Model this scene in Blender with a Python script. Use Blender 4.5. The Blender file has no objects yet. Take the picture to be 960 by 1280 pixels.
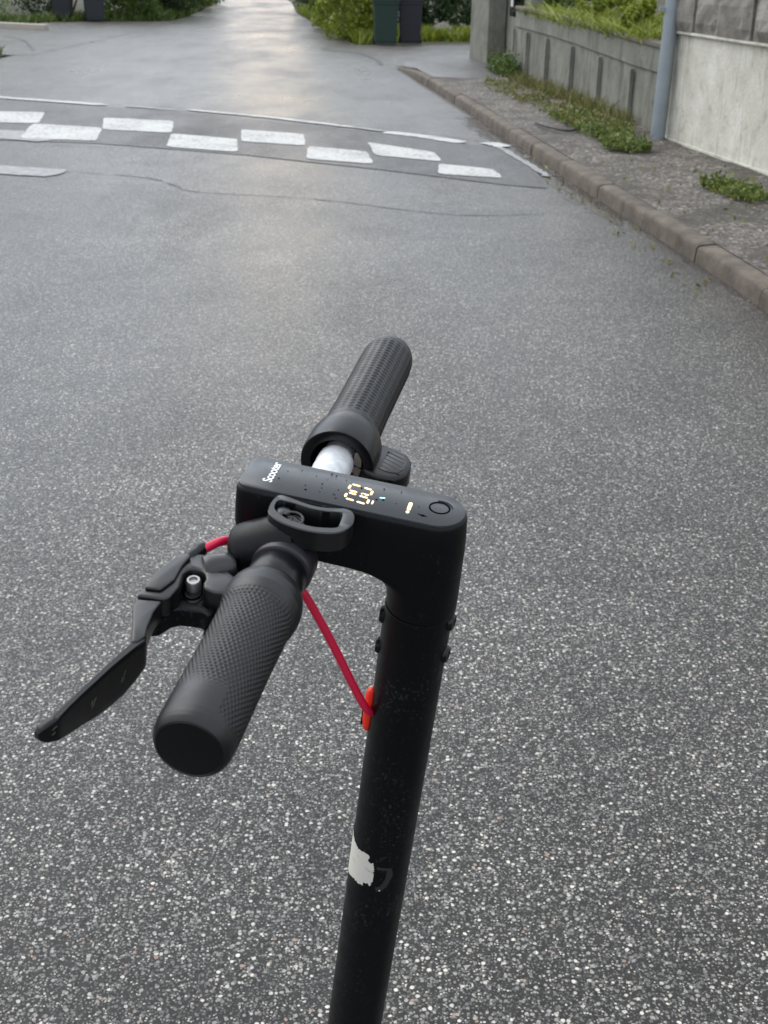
import bpy, bmesh, math, random
import numpy as np
from mathutils import Vector, Matrix, noise as mnoise
random.seed(7); rng = np.random.default_rng(7)
R = math.radians; PI = math.pi
S = bpy.context.scene; COL = S.collection

# ------------------------------------------------------------------ camera
PITCH, ROLL, CAMH, FPX = R(24.2), R(1.0), 1.50, 1550.0
fw = Vector((0, math.cos(PITCH), -math.sin(PITCH)))
u0 = Vector((0, math.sin(PITCH), math.cos(PITCH))); r0 = Vector((1, 0, 0))
cr_ = math.cos(ROLL)*r0 + math.sin(ROLL)*u0
cu_ = math.cos(ROLL)*u0 - math.sin(ROLL)*r0
cam = bpy.data.cameras.new('camera'); co = bpy.data.objects.new('camera', cam); COL.objects.link(co)
co.matrix_world = Matrix(((cr_.x, cu_.x, -fw.x, 0), (cr_.y, cu_.y, -fw.y, 0), (cr_.z, cu_.z, -fw.z, CAMH), (0, 0, 0, 1)))
cam.sensor_fit = 'VERTICAL'; cam.sensor_height = 36.0; cam.lens = FPX/1280*36.0
cam.clip_start = 0.02; cam.clip_end = 1000
cam.dof.use_dof = True; cam.dof.focus_distance = 1.05; cam.dof.aperture_fstop = cam.lens/1.9
S.camera = co

# ------------------------------------------------------------------ sky, sun, exposure
SUN_EL, SUN_AZ = R(48.0), R(-55)        # overcast: a very soft sun high on the left, ahead
W = bpy.data.worlds.new('World'); S.world = W; W.use_nodes = True
nt = W.node_tree; nt.nodes.clear()
out = nt.nodes.new('ShaderNodeOutputWorld'); bg = nt.nodes.new('ShaderNodeBackground')
sky = nt.nodes.new('ShaderNodeTexSky'); sky.sky_type = 'NISHITA'; sky.sun_disc = False
sky.sun_elevation = SUN_EL; sky.sun_rotation = SUN_AZ
sky.air_density = 1.0; sky.dust_density = 2.0; sky.ozone_density = 1.5
tc = nt.nodes.new('ShaderNodeTexCoord'); mp = nt.nodes.new('ShaderNodeMapping'); mp.inputs['Scale'].default_value = (1.5, 1.5, 4.0)
cn = nt.nodes.new('ShaderNodeTexNoise'); cn.inputs['Scale'].default_value = 1.6; cn.inputs['Detail'].default_value = 6
cramp = nt.nodes.new('ShaderNodeValToRGB')
cramp.color_ramp.elements[0].position = 0.35; cramp.color_ramp.elements[0].color = (5.5, 5.85, 6.3, 1)
cramp.color_ramp.elements[1].position = 0.68; cramp.color_ramp.elements[1].color = (9.3, 9.7, 10.2, 1)
mixs = nt.nodes.new('ShaderNodeMix'); mixs.data_type = 'RGBA'; mixs.inputs['Factor'].default_value = 0.85
L_ = nt.links
L_.new(tc.outputs['Generated'], mp.inputs['Vector']); L_.new(mp.outputs[0], cn.inputs['Vector']); L_.new(cn.outputs['Fac'], cramp.inputs['Fac'])
L_.new(sky.outputs[0], mixs.inputs[6]); L_.new(cramp.outputs[0], mixs.inputs[7]); 
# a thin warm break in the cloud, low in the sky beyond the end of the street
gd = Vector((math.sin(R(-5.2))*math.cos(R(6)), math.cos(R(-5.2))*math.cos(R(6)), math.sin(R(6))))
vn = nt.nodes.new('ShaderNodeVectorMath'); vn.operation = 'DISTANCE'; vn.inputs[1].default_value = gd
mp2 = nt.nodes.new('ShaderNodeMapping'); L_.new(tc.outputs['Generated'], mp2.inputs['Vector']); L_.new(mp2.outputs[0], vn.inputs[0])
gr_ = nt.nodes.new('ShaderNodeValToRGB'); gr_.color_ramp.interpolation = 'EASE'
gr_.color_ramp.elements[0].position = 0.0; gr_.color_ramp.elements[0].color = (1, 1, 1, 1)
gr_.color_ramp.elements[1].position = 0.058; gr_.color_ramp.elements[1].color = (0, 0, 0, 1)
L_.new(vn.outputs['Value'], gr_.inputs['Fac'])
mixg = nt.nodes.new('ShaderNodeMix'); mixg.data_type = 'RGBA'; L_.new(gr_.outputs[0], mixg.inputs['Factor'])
# broad bright lobe added to the cloud, low ahead, to lift the road's sheen
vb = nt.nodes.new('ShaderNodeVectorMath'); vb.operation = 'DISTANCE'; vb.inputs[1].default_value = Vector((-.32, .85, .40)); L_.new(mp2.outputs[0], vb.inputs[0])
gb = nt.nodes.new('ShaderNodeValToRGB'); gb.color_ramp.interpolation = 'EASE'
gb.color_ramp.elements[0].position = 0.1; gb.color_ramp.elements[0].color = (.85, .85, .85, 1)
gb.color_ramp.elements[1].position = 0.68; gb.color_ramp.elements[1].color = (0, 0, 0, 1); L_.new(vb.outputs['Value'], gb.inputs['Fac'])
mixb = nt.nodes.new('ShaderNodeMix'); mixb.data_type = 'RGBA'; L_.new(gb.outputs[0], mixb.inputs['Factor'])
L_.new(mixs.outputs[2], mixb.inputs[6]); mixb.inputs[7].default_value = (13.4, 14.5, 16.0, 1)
# lowest band of sky darkened towards the horizon to subdue the far road's sheen
sx = nt.nodes.new('ShaderNodeSeparateXYZ'); L_.new(mp2.outputs[0], sx.inputs[0])
hz_ = nt.nodes.new('ShaderNodeValToRGB'); hz_.color_ramp.elements[0].position = 0.02; hz_.color_ramp.elements[0].color = (.42, .43, .45, 1)
hz_.color_ramp.elements[1].position = 0.26; hz_.color_ramp.elements[1].color = (1, 1, 1, 1); L_.new(sx.outputs[2], hz_.inputs['Fac'])
mh = nt.nodes.new('ShaderNodeMix'); mh.data_type = 'RGBA'; mh.blend_type = 'MULTIPLY'; mh.inputs['Factor'].default_value = 1
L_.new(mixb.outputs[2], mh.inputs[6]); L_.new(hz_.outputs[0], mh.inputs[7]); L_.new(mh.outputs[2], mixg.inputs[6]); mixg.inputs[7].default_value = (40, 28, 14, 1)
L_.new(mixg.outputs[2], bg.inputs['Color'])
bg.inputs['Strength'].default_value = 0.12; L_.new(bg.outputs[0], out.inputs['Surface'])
sl = bpy.data.lights.new('sun', 'SUN'); sl.energy = 0.8; sl.angle = R(50); sl.color = (1.0, 0.95, 0.88)
so = bpy.data.objects.new('sun', sl); COL.objects.link(so)
sd = Vector((math.sin(SUN_AZ)*math.cos(SUN_EL), math.cos(SUN_AZ)*math.cos(SUN_EL), math.sin(SUN_EL)))
so.rotation_euler = sd.to_track_quat('Z', 'Y').to_euler(); so.location = (0, 0, 30)
S.view_settings.view_transform = 'Standard'; S.view_settings.look = 'None'
S.view_settings.exposure = 0.70; S.view_settings.gamma = 1.0; S.view_settings.use_curve_mapping = False
S.render.engine = 'CYCLES'

# ------------------------------------------------------------------ helpers
def link(name, me, m=None, parent=None, smooth=False):
    o = bpy.data.objects.new(name, me); COL.objects.link(o)
    if m is not None: me.materials.append(m)
    if parent is not None: o.parent = parent
    if smooth: me.polygons.foreach_set('use_smooth', [True]*len(me.polygons))
    return o
def tag(o, label=None, cat=None, group=None, kind=None):
    for k, v in (('label', label), ('category', cat), ('group', group), ('kind', kind)):
        if v: o[k] = v
    return o
def empty(name, loc=(0, 0, 0), rot=(0, 0, 0)):
    o = bpy.data.objects.new(name, None); COL.objects.link(o); o.location = loc; o.rotation_euler = rot
    o.empty_display_size = 0.05
    return o
def copy_tree(o, parent=None):
    c = o.copy(); COL.objects.link(c); c.parent = parent
    for ch in [x for x in bpy.data.objects if x.parent == o]: copy_tree(ch, c)
    return c
class MB:
    """collects vertices and faces of one mesh"""
    def __init__(s): s.v = []; s.f = []
    def add(s, vs, fs):
        b = len(s.v); s.v += [tuple(v) for v in vs]; s.f += [tuple(i+b for i in f) for f in fs]
    def box(s, c, d, M=None):
        vs = [Vector((c[0]+sx*d[0]/2, c[1]+sy*d[1]/2, c[2]+sz*d[2]/2)) for sx in (-1, 1) for sy in (-1, 1) for sz in (-1, 1)]
        if M: vs = [M @ v for v in vs]
        s.add(vs, [(0, 1, 3, 2), (4, 6, 7, 5), (0, 4, 5, 1), (2, 3, 7, 6), (0, 2, 6, 4), (1, 5, 7, 3)])
    def rings(s, rings, cap=True, closed=False):
        n = len(rings[0]); b = len(s.v)
        for r in rings: s.v += [tuple(p) for p in r]
        m = len(rings)
        for i in range(m if closed else m-1):
            j = (i+1) % m
            for k in range(n):
                s.f.append((b+i*n+k, b+i*n+(k+1) % n, b+j*n+(k+1) % n, b+j*n+k))
        if cap and not closed:
            s.f.append(tuple(b+k for k in range(n))[::-1]); s.f.append(tuple(b+(m-1)*n+k for k in range(n)))
    def lathe(s, prof, o, d, n=32, cap=True):
        d = Vector(d).normalized(); o = Vector(o)
        a = d.orthogonal().normalized(); b = d.cross(a)
        s.rings([[o+d*t+(a*math.cos(2*PI*k/n)+b*math.sin(2*PI*k/n))*r for k in range(n)] for r, t in prof], cap)
    def tube(s, pts, rad, n=12, cap=True, sub=1):
        P = [Vector(p) for p in pts]
        if sub > 1: P = smooth_path(P, sub)
        rr = rad if isinstance(rad, (list, tuple)) else [rad]*len(P)
        if len(rr) != len(P):
            rr = [np.interp(i/(len(P)-1), np.linspace(0, 1, len(rad)), rad) for i in range(len(P))]
        T = [(P[min(i+1, len(P)-1)]-P[max(i-1, 0)]).normalized() for i in range(len(P))]
        a = T[0].orthogonal().normalized(); rs = []
        for i, p in enumerate(P):
            a = (a-T[i]*a.dot(T[i])).normalized(); b = T[i].cross(a)
            rs.append([p+(a*math.cos(2*PI*k/n)+b*math.sin(2*PI*k/n))*rr[i] for k in range(n)])
        s.rings(rs, cap)
    def prism(s, poly, z0, z1, place=None):
        """poly: 2D outline, extruded from z0 to z1"""
        place = place or (lambda x, y, z: (x, y, z))
        s.rings([[place(x, y, z) for x, y in poly] for z in (z0, z1)])
    def build(s, name, m=None, parent=None, smooth=False, bevel=0, seg=2, wn=False):
        me = bpy.data.meshes.new(name); me.from_pydata(s.v, [], s.f)
        bm = bmesh.new(); bm.from_mesh(me); bmesh.ops.recalc_face_normals(bm, faces=bm.faces)
        if bevel:
            es = [e for e in bm.edges if len(e.link_faces) == 2 and e.calc_face_angle(0) > R(28)]
            bmesh.ops.bevel(bm, geom=es, offset=bevel, segments=seg, profile=0.5, affect='EDGES', clamp_overlap=True)
        if smooth:
            for f in bm.faces: f.smooth = True
            for e in bm.edges:
                if len(e.link_faces) == 2 and e.calc_face_angle(0) > R(40): e.smooth = False
        bm.to_mesh(me); bm.free(); me.update()
        return link(name, me, m, parent)
def smooth_path(P, sub):
    o = []
    n = len(P)
    for i in range(n-1):
        p0, p1, p2, p3 = P[max(i-1, 0)], P[i], P[i+1], P[min(i+2, n-1)]
        for k in range(sub):
            t = k/sub
            o.append(0.5*((2*p1)+(p2-p0)*t+(2*p0-5*p1+4*p2-p3)*t*t+(3*p1-p0-3*p2+p3)*t**3))
    o.append(P[-1]); return o
def circ(cx, cy, r, n=24): return [(cx+r*math.cos(2*PI*k/n), cy+r*math.sin(2*PI*k/n)) for k in range(n)]

# ------------------------------------------------------------------ materials
def mat(name, col=(.5, .5, .5), rough=.5, metal=0, spec=.5, coat=0):
    m = bpy.data.materials.new(name); m.use_nodes = True
    b = m.node_tree.nodes['Principled BSDF']
    b.inputs['Base Color'].default_value = (*col, 1); b.inputs['Roughness'].default_value = rough
    b.inputs['Metallic'].default_value = metal; b.inputs['Specular IOR Level'].default_value = spec
    b.inputs['Coat Weight'].default_value = coat
    return m
class NT:
    def __init__(s, m): s.t = m.node_tree; s.b = s.t.nodes['Principled BSDF']
    def n(s, k, **kw):
        x = s.t.nodes.new(k)
        for a, v in kw.items(): setattr(x, a, v)
        return x
    def l(s, a, b): s.t.links.new(a, b)
    def coord(s, scale=(1, 1, 1), kind='Object'):
        c = s.n('ShaderNodeTexCoord'); p = s.n('ShaderNodeMapping'); p.inputs['Scale'].default_value = scale
        s.l(c.outputs[kind], p.inputs['Vector']); return p.outputs[0]
    def noise(s, v, scale, detail=4, rough=.5, dist=0):
        x = s.n('ShaderNodeTexNoise'); x.inputs['Scale'].default_value = scale; x.inputs['Detail'].default_value = detail
        x.inputs['Roughness'].default_value = rough; x.inputs['Distortion'].default_value = dist
        s.l(v, x.inputs['Vector']); return x.outputs['Fac']
    def vor(s, v, scale, feature='F1'):
        x = s.n('ShaderNodeTexVoronoi', feature=feature); x.inputs['Scale'].default_value = scale
        s.l(v, x.inputs['Vector']); return x
    def ramp(s, fac, stops, interp='LINEAR'):
        x = s.n('ShaderNodeValToRGB'); r = x.color_ramp; r.interpolation = interp
        while len(r.elements) < len(stops): r.elements.new(.5)
        for e, (p, c) in zip(r.elements, stops):
            e.position = p; e.color = (*c, 1) if isinstance(c, tuple) else (c, c, c, 1)
        s.l(fac, x.inputs['Fac']); return x.outputs['Color']
    def mix(s, f, a, b, mode='MIX'):
        x = s.n('ShaderNodeMix', data_type='RGBA', blend_type=mode)
        for i, v in ((0, f), (6, a), (7, b)):
            if isinstance(v, (int, float)): x.inputs[i].default_value = v
            elif isinstance(v, tuple): x.inputs[i].default_value = (*v, 1)
            else: s.l(v, x.inputs[i])
        return x.outputs[2]
    def math(s, op, a, b=None, c=None):
        x = s.n('ShaderNodeMath', operation=op)
        for i, v in enumerate((a, b, c)):
            if v is None: continue
            if isinstance(v, (int, float)): x.inputs[i].default_value = v
            else: s.l(v, x.inputs[i])
        return x.outputs[0]
    def bump(s, h, strength, dist):
        x = s.n('ShaderNodeBump'); x.inputs['Strength'].default_value = strength; x.inputs['Distance'].default_value = dist
        s.l(h, x.inputs['Height']); s.l(x.outputs[0], s.b.inputs['Normal'])

def asphalt(name, tone=1.0, wet=1.0, stones=1.0, gutter=True):
    m = mat(name); t = NT(m); v = t.coord()
    wob = t.n('ShaderNodeTexNoise'); wob.inputs['Scale'].default_value = 60; t.l(v, wob.inputs['Vector'])
    va = t.n('ShaderNodeVectorMath', operation='MULTIPLY_ADD'); t.l(wob.outputs['Color'], va.inputs[0]); va.inputs[1].default_value = (.006, .006, 0); t.l(v, va.inputs[2])
    v1 = t.vor(va.outputs[0], 112); v2 = t.vor(va.outputs[0], 215)
    sep1 = t.n('ShaderNodeSeparateColor'); t.l(v1.outputs['Color'], sep1.inputs[0])
    sep2 = t.n('ShaderNodeSeparateColor'); t.l(v2.outputs['Color'], sep2.inputs[0])
    # each stone's own tone
    c1 = t.ramp(sep1.outputs[0], [(0, (.05, .05, .05)), (.14, (.09, .09, .088)), (.36, (.16, .16, .156)), (.6, (.27, .268, .26)), (.8, (.45, .445, .43)), (.91, (.58, .57, .535)), (.978, (.27, .19, .15))], 'CONSTANT')
    c2 = t.ramp(sep2.outputs[0], [(0, (.03, .03, .029)), (.35, (.085, .084, .081)), (.6, (.165, .163, .157)), (.82, (.29, .287, .275)), (.94, (.5, .49, .465))], 'CONSTANT')
    k1 = t.ramp(v1.outputs['Distance'], [(.36, 1.0), (.46, 0.0)])
    k2 = t.ramp(v2.outputs['Distance'], [(.36, 1.0), (.48, 0.0)])
    fine = t.mix(k2, (.026, .0255, .025), c2)
    big = t.math('GREATER_THAN', sep1.outputs[1], t.math('MULTIPLY', t.noise(v, 1.9, 4, .65), .75))
    kk = t.math('MULTIPLY', k1, big)
    base = t.mix(kk, fine, c1)
    # worn, bleached tracks and darker patches: the surface's own tone
    n1 = t.noise(v, .55, 4, .6); n2 = t.noise(v, 3.2, 3)
    tonev = t.ramp(n1, [(.3, .72*tone), (.7, 1.2*tone)])
    base = t.mix(1.0, base, tonev, 'MULTIPLY')
    base = t.mix(.6, base, t.ramp(n2, [(.3, .7), (.7, 1.28)]), 'MULTIPLY')
    ndirt = t.noise(v, 7, 5, .65)
    if gutter:
        at = t.n('ShaderNodeAttribute'); at.attribute_name = 'gutter'
        g = t.math('MULTIPLY', at.outputs['Fac'], t.ramp(ndirt, [(.32, .35), (.6, 1.0)]))
        base = t.mix(t.math('MULTIPLY', g, .8), base, (.034, .027, .021))
    base = t.mix(1.0, base, (1.05, 1.0, .93), 'MULTIPLY')
    t.l(base, t.b.inputs['Base Color'])
    # water film: smoother where it has pooled between stones
    mpn = t.coord((1, .35, 1)); film = t.noise(mpn, .9, 5, .6)
    rough = t.ramp(film, [(.32, .25*wet), (.5, .34*wet), (.7, .48*wet)])
    t.l(rough, t.b.inputs['Roughness'])
    if gutter:
        aw = t.n('ShaderNodeAttribute'); aw.attribute_name = 'wet'
        wn_ = t.noise(t.coord((1, .5, 1)), 5, 6, .65)
        wm = t.ramp(t.math('ADD', aw.outputs['Fac'], t.math('MULTIPLY', wn_, .9)), [(.93, 0.0), (1.0, 1.0)])
        rough = t.mix(wm, rough, (.05, .05, .05)); t.l(rough, t.b.inputs['Roughness'])
    h = t.math('ADD', t.math('MULTIPLY', kk, .7), t.math('MULTIPLY', k2, .35))
    h = t.math('ADD', h, t.math('MULTIPLY', sep1.outputs[2], .35))
    h = t.math('ADD', h, t.math('MULTIPLY', t.noise(v, 42, 3), 1.5))
    if gutter: h = t.math('MULTIPLY', h, t.math('SUBTRACT', 1, t.math('MULTIPLY', wm, .93)))
    t.bump(h, .6, .0042)
    t.l(t.math('ADD', .22, t.math('MULTIPLY', t.math('MAXIMUM', kk, k2), .5)), t.b.inputs['Specular IOR Level'])
    return m
def concrete(name, base, dark, stain=(.12, .11, .08), bump=.4, grime=True, sc=1.0):
    m = mat(name, rough=.85); t = NT(m); v = t.coord()
    n1 = t.noise(v, 3*sc, 6, .6); n2 = t.noise(v, 45, 4, .7)
    c = t.mix(t.ramp(n1, [(.35, 0.0), (.65, 1.0)]), dark, base)
    c = t.mix(.35, c, t.ramp(n2, [(.3, .6), (.7, 1.3)]), 'MULTIPLY')
    if grime:    # run-off streaks down the face
        s = t.noise(t.coord((1.5, 1.5, .3)), 2.6, 6, .75, .6)
        c = t.mix(t.ramp(s, [(.52, 0.0), (.7, .7)]), c, stain)
        d = t.noise(t.coord((1, 1, 1)), 7, 4, .7)
        c = t.mix(t.ramp(d, [(.56, 0.0), (.72, .5)]), c, stain)
    t.l(c, t.b.inputs['Base Color']); t.bump(t.math('ADD', n2, n1), bump, .01)
    return m
def gravel(name):
    m = mat(name, rough=.8); t = NT(m); v = t.coord()
    v1 = t.vor(v, 55); s1 = t.n('ShaderNodeSeparateColor'); t.l(v1.outputs['Color'], s1.inputs[0])
    v2 = t.vor(v, 130); s2 = t.n('ShaderNodeSeparateColor'); t.l(v2.outputs['Color'], s2.inputs[0])
    c1 = t.ramp(s1.outputs[0], [(0, (.065, .054, .044)), (.35, (.165, .145, .125)), (.7, (.30, .275, .245)), (.93, (.46, .44, .41))], 'CONSTANT')
    c2 = t.ramp(s2.outputs[0], [(0, (.055, .045, .037)), (.45, (.15, .13, .112)), (.85, (.32, .295, .26))], 'CONSTANT')
    c = t.mix(t.math('GREATER_THAN', s1.outputs[1], .6), c2, c1)
    n = t.noise(v, 1.7, 5, .65)
    c = t.mix(t.ramp(n, [(.42, 0.0), (.62, .8)]), c, (.05, .042, .03))
    c = t.mix(.6, c, t.ramp(t.noise(v, 9, 4), [(.3, .6), (.7, 1.35)]), 'MULTIPLY')
    t.l(c, t.b.inputs['Base Color']); h = t.math('ADD', v1.outputs['Distance'], v2.outputs['Distance'])
    t.bump(h, .8, .008); return m
def leafmat(name, cols, rough=.5, trans=.25):
    m = mat(name, rough=rough); t = NT(m)
    at = t.n('ShaderNodeAttribute'); at.attribute_name = 'tone'
    n = t.noise(t.coord(), 1.6, 3)
    f = t.math('ADD', t.math('MULTIPLY', at.outputs['Fac'], .65), t.math('MULTIPLY', n, .45))
    c = t.ramp(f, [(i/(len(cols)-1)*.75+.12, x) for i, x in enumerate(cols)])
    t.l(c, t.b.inputs['Base Color'])
    tr = t.n('ShaderNodeBsdfTranslucent'); t.l(c, tr.inputs['Color'])
    mx = t.n('ShaderNodeMixShader'); mx.inputs[0].default_value = trans
    t.l(t.b.outputs[0], mx.inputs[1]); t.l(tr.outputs[0], mx.inputs[2])
    t.l(mx.outputs[0], t.t.nodes['Material Output'].inputs['Surface'])
    return m
def noisy(name, col, col2, rough=.5, scale=8, metal=0, bumpd=0, bscale=60, spec=.5, rvar=.1):
    m = mat(name, rough=rough, metal=metal, spec=spec); t = NT(m); v = t.coord()
    n = t.noise(v, scale, 5, .6); t.l(t.mix(n, col, col2), t.b.inputs['Base Color'])
    t.l(t.ramp(t.noise(v, scale*2.3, 4), [(.3, rough-rvar), (.7, rough+rvar)]), t.b.inputs['Roughness'])
    if bumpd: t.bump(t.noise(v, bscale, 5, .7), .5, bumpd)
    return m

M = {}
M['asphalt'] = asphalt('wet_asphalt')
M['asphalt_patch'] = asphalt('dark_asphalt_patch', tone=.6, wet=1.25, gutter=False)
M['drive'] = asphalt('driveway_asphalt', tone=1.05, wet=1.15, gutter=False)
M['verge'] = gravel('brown_gravel')
M['soil'] = noisy('soil', (.03, .035, .015), (.07, .06, .03), .9, 2, bumpd=.02, bscale=20)
def paint():
    m = mat('road_paint', rough=.6, spec=.3); t = NT(m); v = t.coord()
    n = t.noise(v, 26, 6, .75); n2 = t.noise(v, 3, 3)
    f = t.math('ADD', n, t.math('MULTIPLY', n2, .25))
    c = t.mix(t.ramp(f, [(.62, 0.0), (.76, .8)]), t.mix(n2, (.53, .53, .51), (.44, .44, .42)), (.13, .13, .135))
    t.l(c, t.b.inputs['Base Color']); t.bump(n, .3, .002); return m
M['paint'] = paint()
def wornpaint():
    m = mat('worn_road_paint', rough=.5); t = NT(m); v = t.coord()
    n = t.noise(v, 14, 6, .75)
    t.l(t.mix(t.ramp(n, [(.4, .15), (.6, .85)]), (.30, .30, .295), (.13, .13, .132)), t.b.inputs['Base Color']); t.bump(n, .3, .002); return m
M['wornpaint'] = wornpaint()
M['kerb'] = concrete('kerb_stone', (.155, .128, .10), (.08, .065, .05), (.04, .034, .026), .5, True, 2.4)
M['panelwall'] = concrete('grey_panel_concrete', (.23, .23, .195), (.15, .15, .127), (.055, .055, .04))
M['palewall'] = concrete('pale_concrete', (.66, .645, .575), (.49, .475, .41), (.22, .20, .15))
M['upperwall'] = concrete('weathered_upper_concrete', (.3, .285, .25), (.15, .14, .12), (.06, .055, .04), .8)
M['cap'] = concrete('wall_cap', (.2, .17, .14), (.1, .085, .07), (.05, .05, .03))
M['galv'] = noisy('galvanised_steel', (.24, .28, .31), (.36, .40, .43), .48, 5, .55, 0)
M['water'] = mat('standing_water', (.05, .051, .053), .14); NT(M['water']).b.inputs['Specular IOR Level'].default_value = .6
M['crack'] = mat('crack_tar', (.02, .02, .021), .55)
M['bin_green'] = noisy('bin_green_plastic', (.007, .026, .018), (.011, .034, .025), .5, 4)
M['bin_grey'] = noisy('bin_grey_plastic', (.010, .010, .015), (.015, .015, .021), .5, 4)
M['bin_blue'] = noisy('bin_dark_blue_plastic', (.014, .017, .023), (.02, .024, .031), .6, 4)
M['rubber_tyre'] = mat('tyre_rubber', (.02, .02, .02), .8)
M['label_white'] = noisy('white_label', (.7, .7, .68), (.6, .6, .58), .5, 30)
M['lime'] = leafmat('lime_leaves', [(.05, .08, .01), (.13, .18, .02), (.25, .31, .035), (.36, .39, .055)])
M['green'] = leafmat('mid_green_leaves', [(.016, .035, .007), (.045, .085, .014), (.09, .145, .024), (.15, .2, .035)])
M['weedgreen'] = leafmat('weed_leaves', [(.03, .05, .01), (.07, .115, .018), (.14, .19, .035), (.22, .25, .06)])
M['dark'] = leafmat('dark_green_leaves', [(.006, .016, .005), (.015, .038, .01), (.035, .07, .018), (.06, .1, .025)])
M['dry'] = leafmat('dry_weeds', [(.05, .06, .018), (.11, .13, .03), (.2, .19, .06), (.3, .26, .11)])
M['bark'] = noisy('bark', (.06, .045, .035), (.11, .09, .07), .9, 12, bumpd=.02, bscale=25)
M['rock'] = concrete('rock', (.3, .28, .25), (.15, .14, .12), (.06, .06, .04))
M['wood'] = noisy('weathered_wood', (.3, .26, .2), (.45, .4, .32), .8, 5)
M['palestone'] = noisy('pale_stone', (.42, .38, .32), (.32, .29, .25), .7, 5)

# scooter materials
def blackpaint(name, col, rough, fleck=True, spec=.5):
    m = mat(name, col, rough, spec=spec); t = NT(m); v = t.coord()
    n = t.noise(v, 55, 5, .7)
    t.l(t.ramp(n, [(.3, rough-.06), (.7, rough+.1)]), t.b.inputs['Roughness'])
    if fleck:
        d = t.math('MULTIPLY', t.noise(v, 420, 2, .7), t.math('ADD', .55, t.math('MULTIPLY', t.noise(v, 14, 4, .6), .9))); c2 = tuple(min(1, x*3+.035) for x in col)
        t.l(t.mix(t.ramp(d, [(.62, 0.0), (.76, .8)]), col, c2), t.b.inputs['Base Color'])
    t.bump(t.noise(v, 900, 2), .12, .0002)
    return m
M['frame'] = blackpaint('matt_black_frame', (.0022, .0027, .0038), .38, spec=.2)
M['panel'] = blackpaint('dashboard_black', (.030, .034, .038), .3, False)
M['rubber'] = blackpaint('grip_rubber', (.0042, .0045, .0055), .38, False, spec=.48)
M['plastic'] = blackpaint('black_plastic', (.0024, .0028, .0036), .30, False, spec=.34)
M['bellplastic'] = blackpaint('bell_grey_black', (.0045, .005, .006), .32, False, spec=.62)
M['purple'] = blackpaint('dark_clamp', (.02, .018, .024), .35, False)
M['recess'] = mat('dark_recess', (.003, .003, .004), .7, spec=.1)
M['cable'] = mat('red_cable', (.60, .010, .055), .32)
M['grommet'] = mat('red_orange_rubber', (.85, .035, .012), .45)
M['bronze'] = mat('dull_metal', (.26, .24, .21), .35, .8)
M['screwgrey'] = mat('grey_screw', (.32, .32, .32), .35, .8)
M['steel'] = mat('bright_screw', (.75, .75, .75), .25, 1)
def bare():
    m = mat('scraped_bare_bar', rough=.5); t = NT(m); v = t.coord()
    n = t.noise(v, 90, 5, .7)
    t.l(t.mix(t.ramp(n, [(.35, 0.0), (.7, 1.0)]), (.55, .57, .6), (.82, .83, .84)), t.b.inputs['Base Color'])
    t.b.inputs['Metallic'].default_value = .25; t.bump(n, .5, .0006); return m
M['bare'] = bare()
def glow(name, col, s):
    m = mat(name, col, .4); b = NT(m).b
    b.inputs['Emission Color'].default_value = (*col, 1); b.inputs['Emission Strength'].default_value = s; return m
M['led'] = glow('warm_led', (1, .70, .36), 1.0); M['ledb'] = glow('teal_led', (.45, .95, .95), .8)
M['print'] = mat('white_print', (.8, .82, .83), .5)
M['ringline'] = mat('black_line', (.002, .002, .003), .9, spec=0)
def stickermat():
    m = mat('torn_paper', rough=.7); t = NT(m); v = t.coord()
    n = t.noise(v, 130, 4, .7)
    c = t.mix(t.ramp(n, [(.55, 0.0), (.7, .7)]), (.62, .60, .54), (.33, .29, .23))
    t.l(c, t.b.inputs['Base Color']); t.bump(n, .4, .0004); return m
M['sticker'] = stickermat()
M['residue'] = mat('glue_residue', (.02, .021, .023), .6)

# ================================================================== SETTING
def sheet(name, poly, z, m, kind='structure'):
    mb = MB(); mb.add([(x, y, z) for x, y in poly], [tuple(range(len(poly)))])
    me = bpy.data.meshes.new(name); me.from_pydata(mb.v, [], mb.f)
    bm = bmesh.new(); bm.from_mesh(me); bmesh.ops.triangulate(bm, faces=bm.faces)
    for f in bm.faces:
        if f.normal.z < 0: f.normal_flip()
    bm.to_mesh(me); bm.free(); o = link(name, me, m)
    if kind: o['kind'] = kind
    return o
# ground reaching the horizon
sheet('ground', [(-400, -200), (400, -200), (400, 700), (-400, 700)], -.03, M['soil'])
RE = [(2.35, -8), (2.15, -2), (2.02, 2), (1.9, 4), (1.78, 5.67), (1.62, 7.08), (1.35, 9.15), (1.08, 11.38), (.65, 14.83), (.32, 17.24), (0.0, 19.5), (-.22, 21.3), (-.66, 24.0), (-1.45, 28.6), (-2.1, 33), (-2.7, 37.3), (-3.7, 46.9), (-6.2, 60), (-12.5, 85)]
LE = [(-4.3, -8), (-4.35, -2), (-4.45, 2), (-4.6, 4), (-4.7, 5.67), (-4.85, 7.08), (-5.05, 9.15), (-5.25, 11.38), (-5.5, 14.83), (-5.68, 17.24), (-5.85, 19.5), (-5.6, 21.5), (-5.4, 25), (-5.25, 29.5), (-5.15, 33), (-5.35, 37.8), (-6.1, 47.5), (-8.9, 61), (-15.2, 86)]
def catm(P, sub): return [(p.x, p.y) for p in smooth_path([Vector((x, y, 0)) for x, y in P], sub)]
re_, le_ = catm(RE, 6), catm(LE, 6)
cols_ = [0, .1, .25, .4, .55, .7, .8, .87, .91, .935, .955, .97, .985, 1.0]
vs, gut, wet_ = [], [], []
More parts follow.
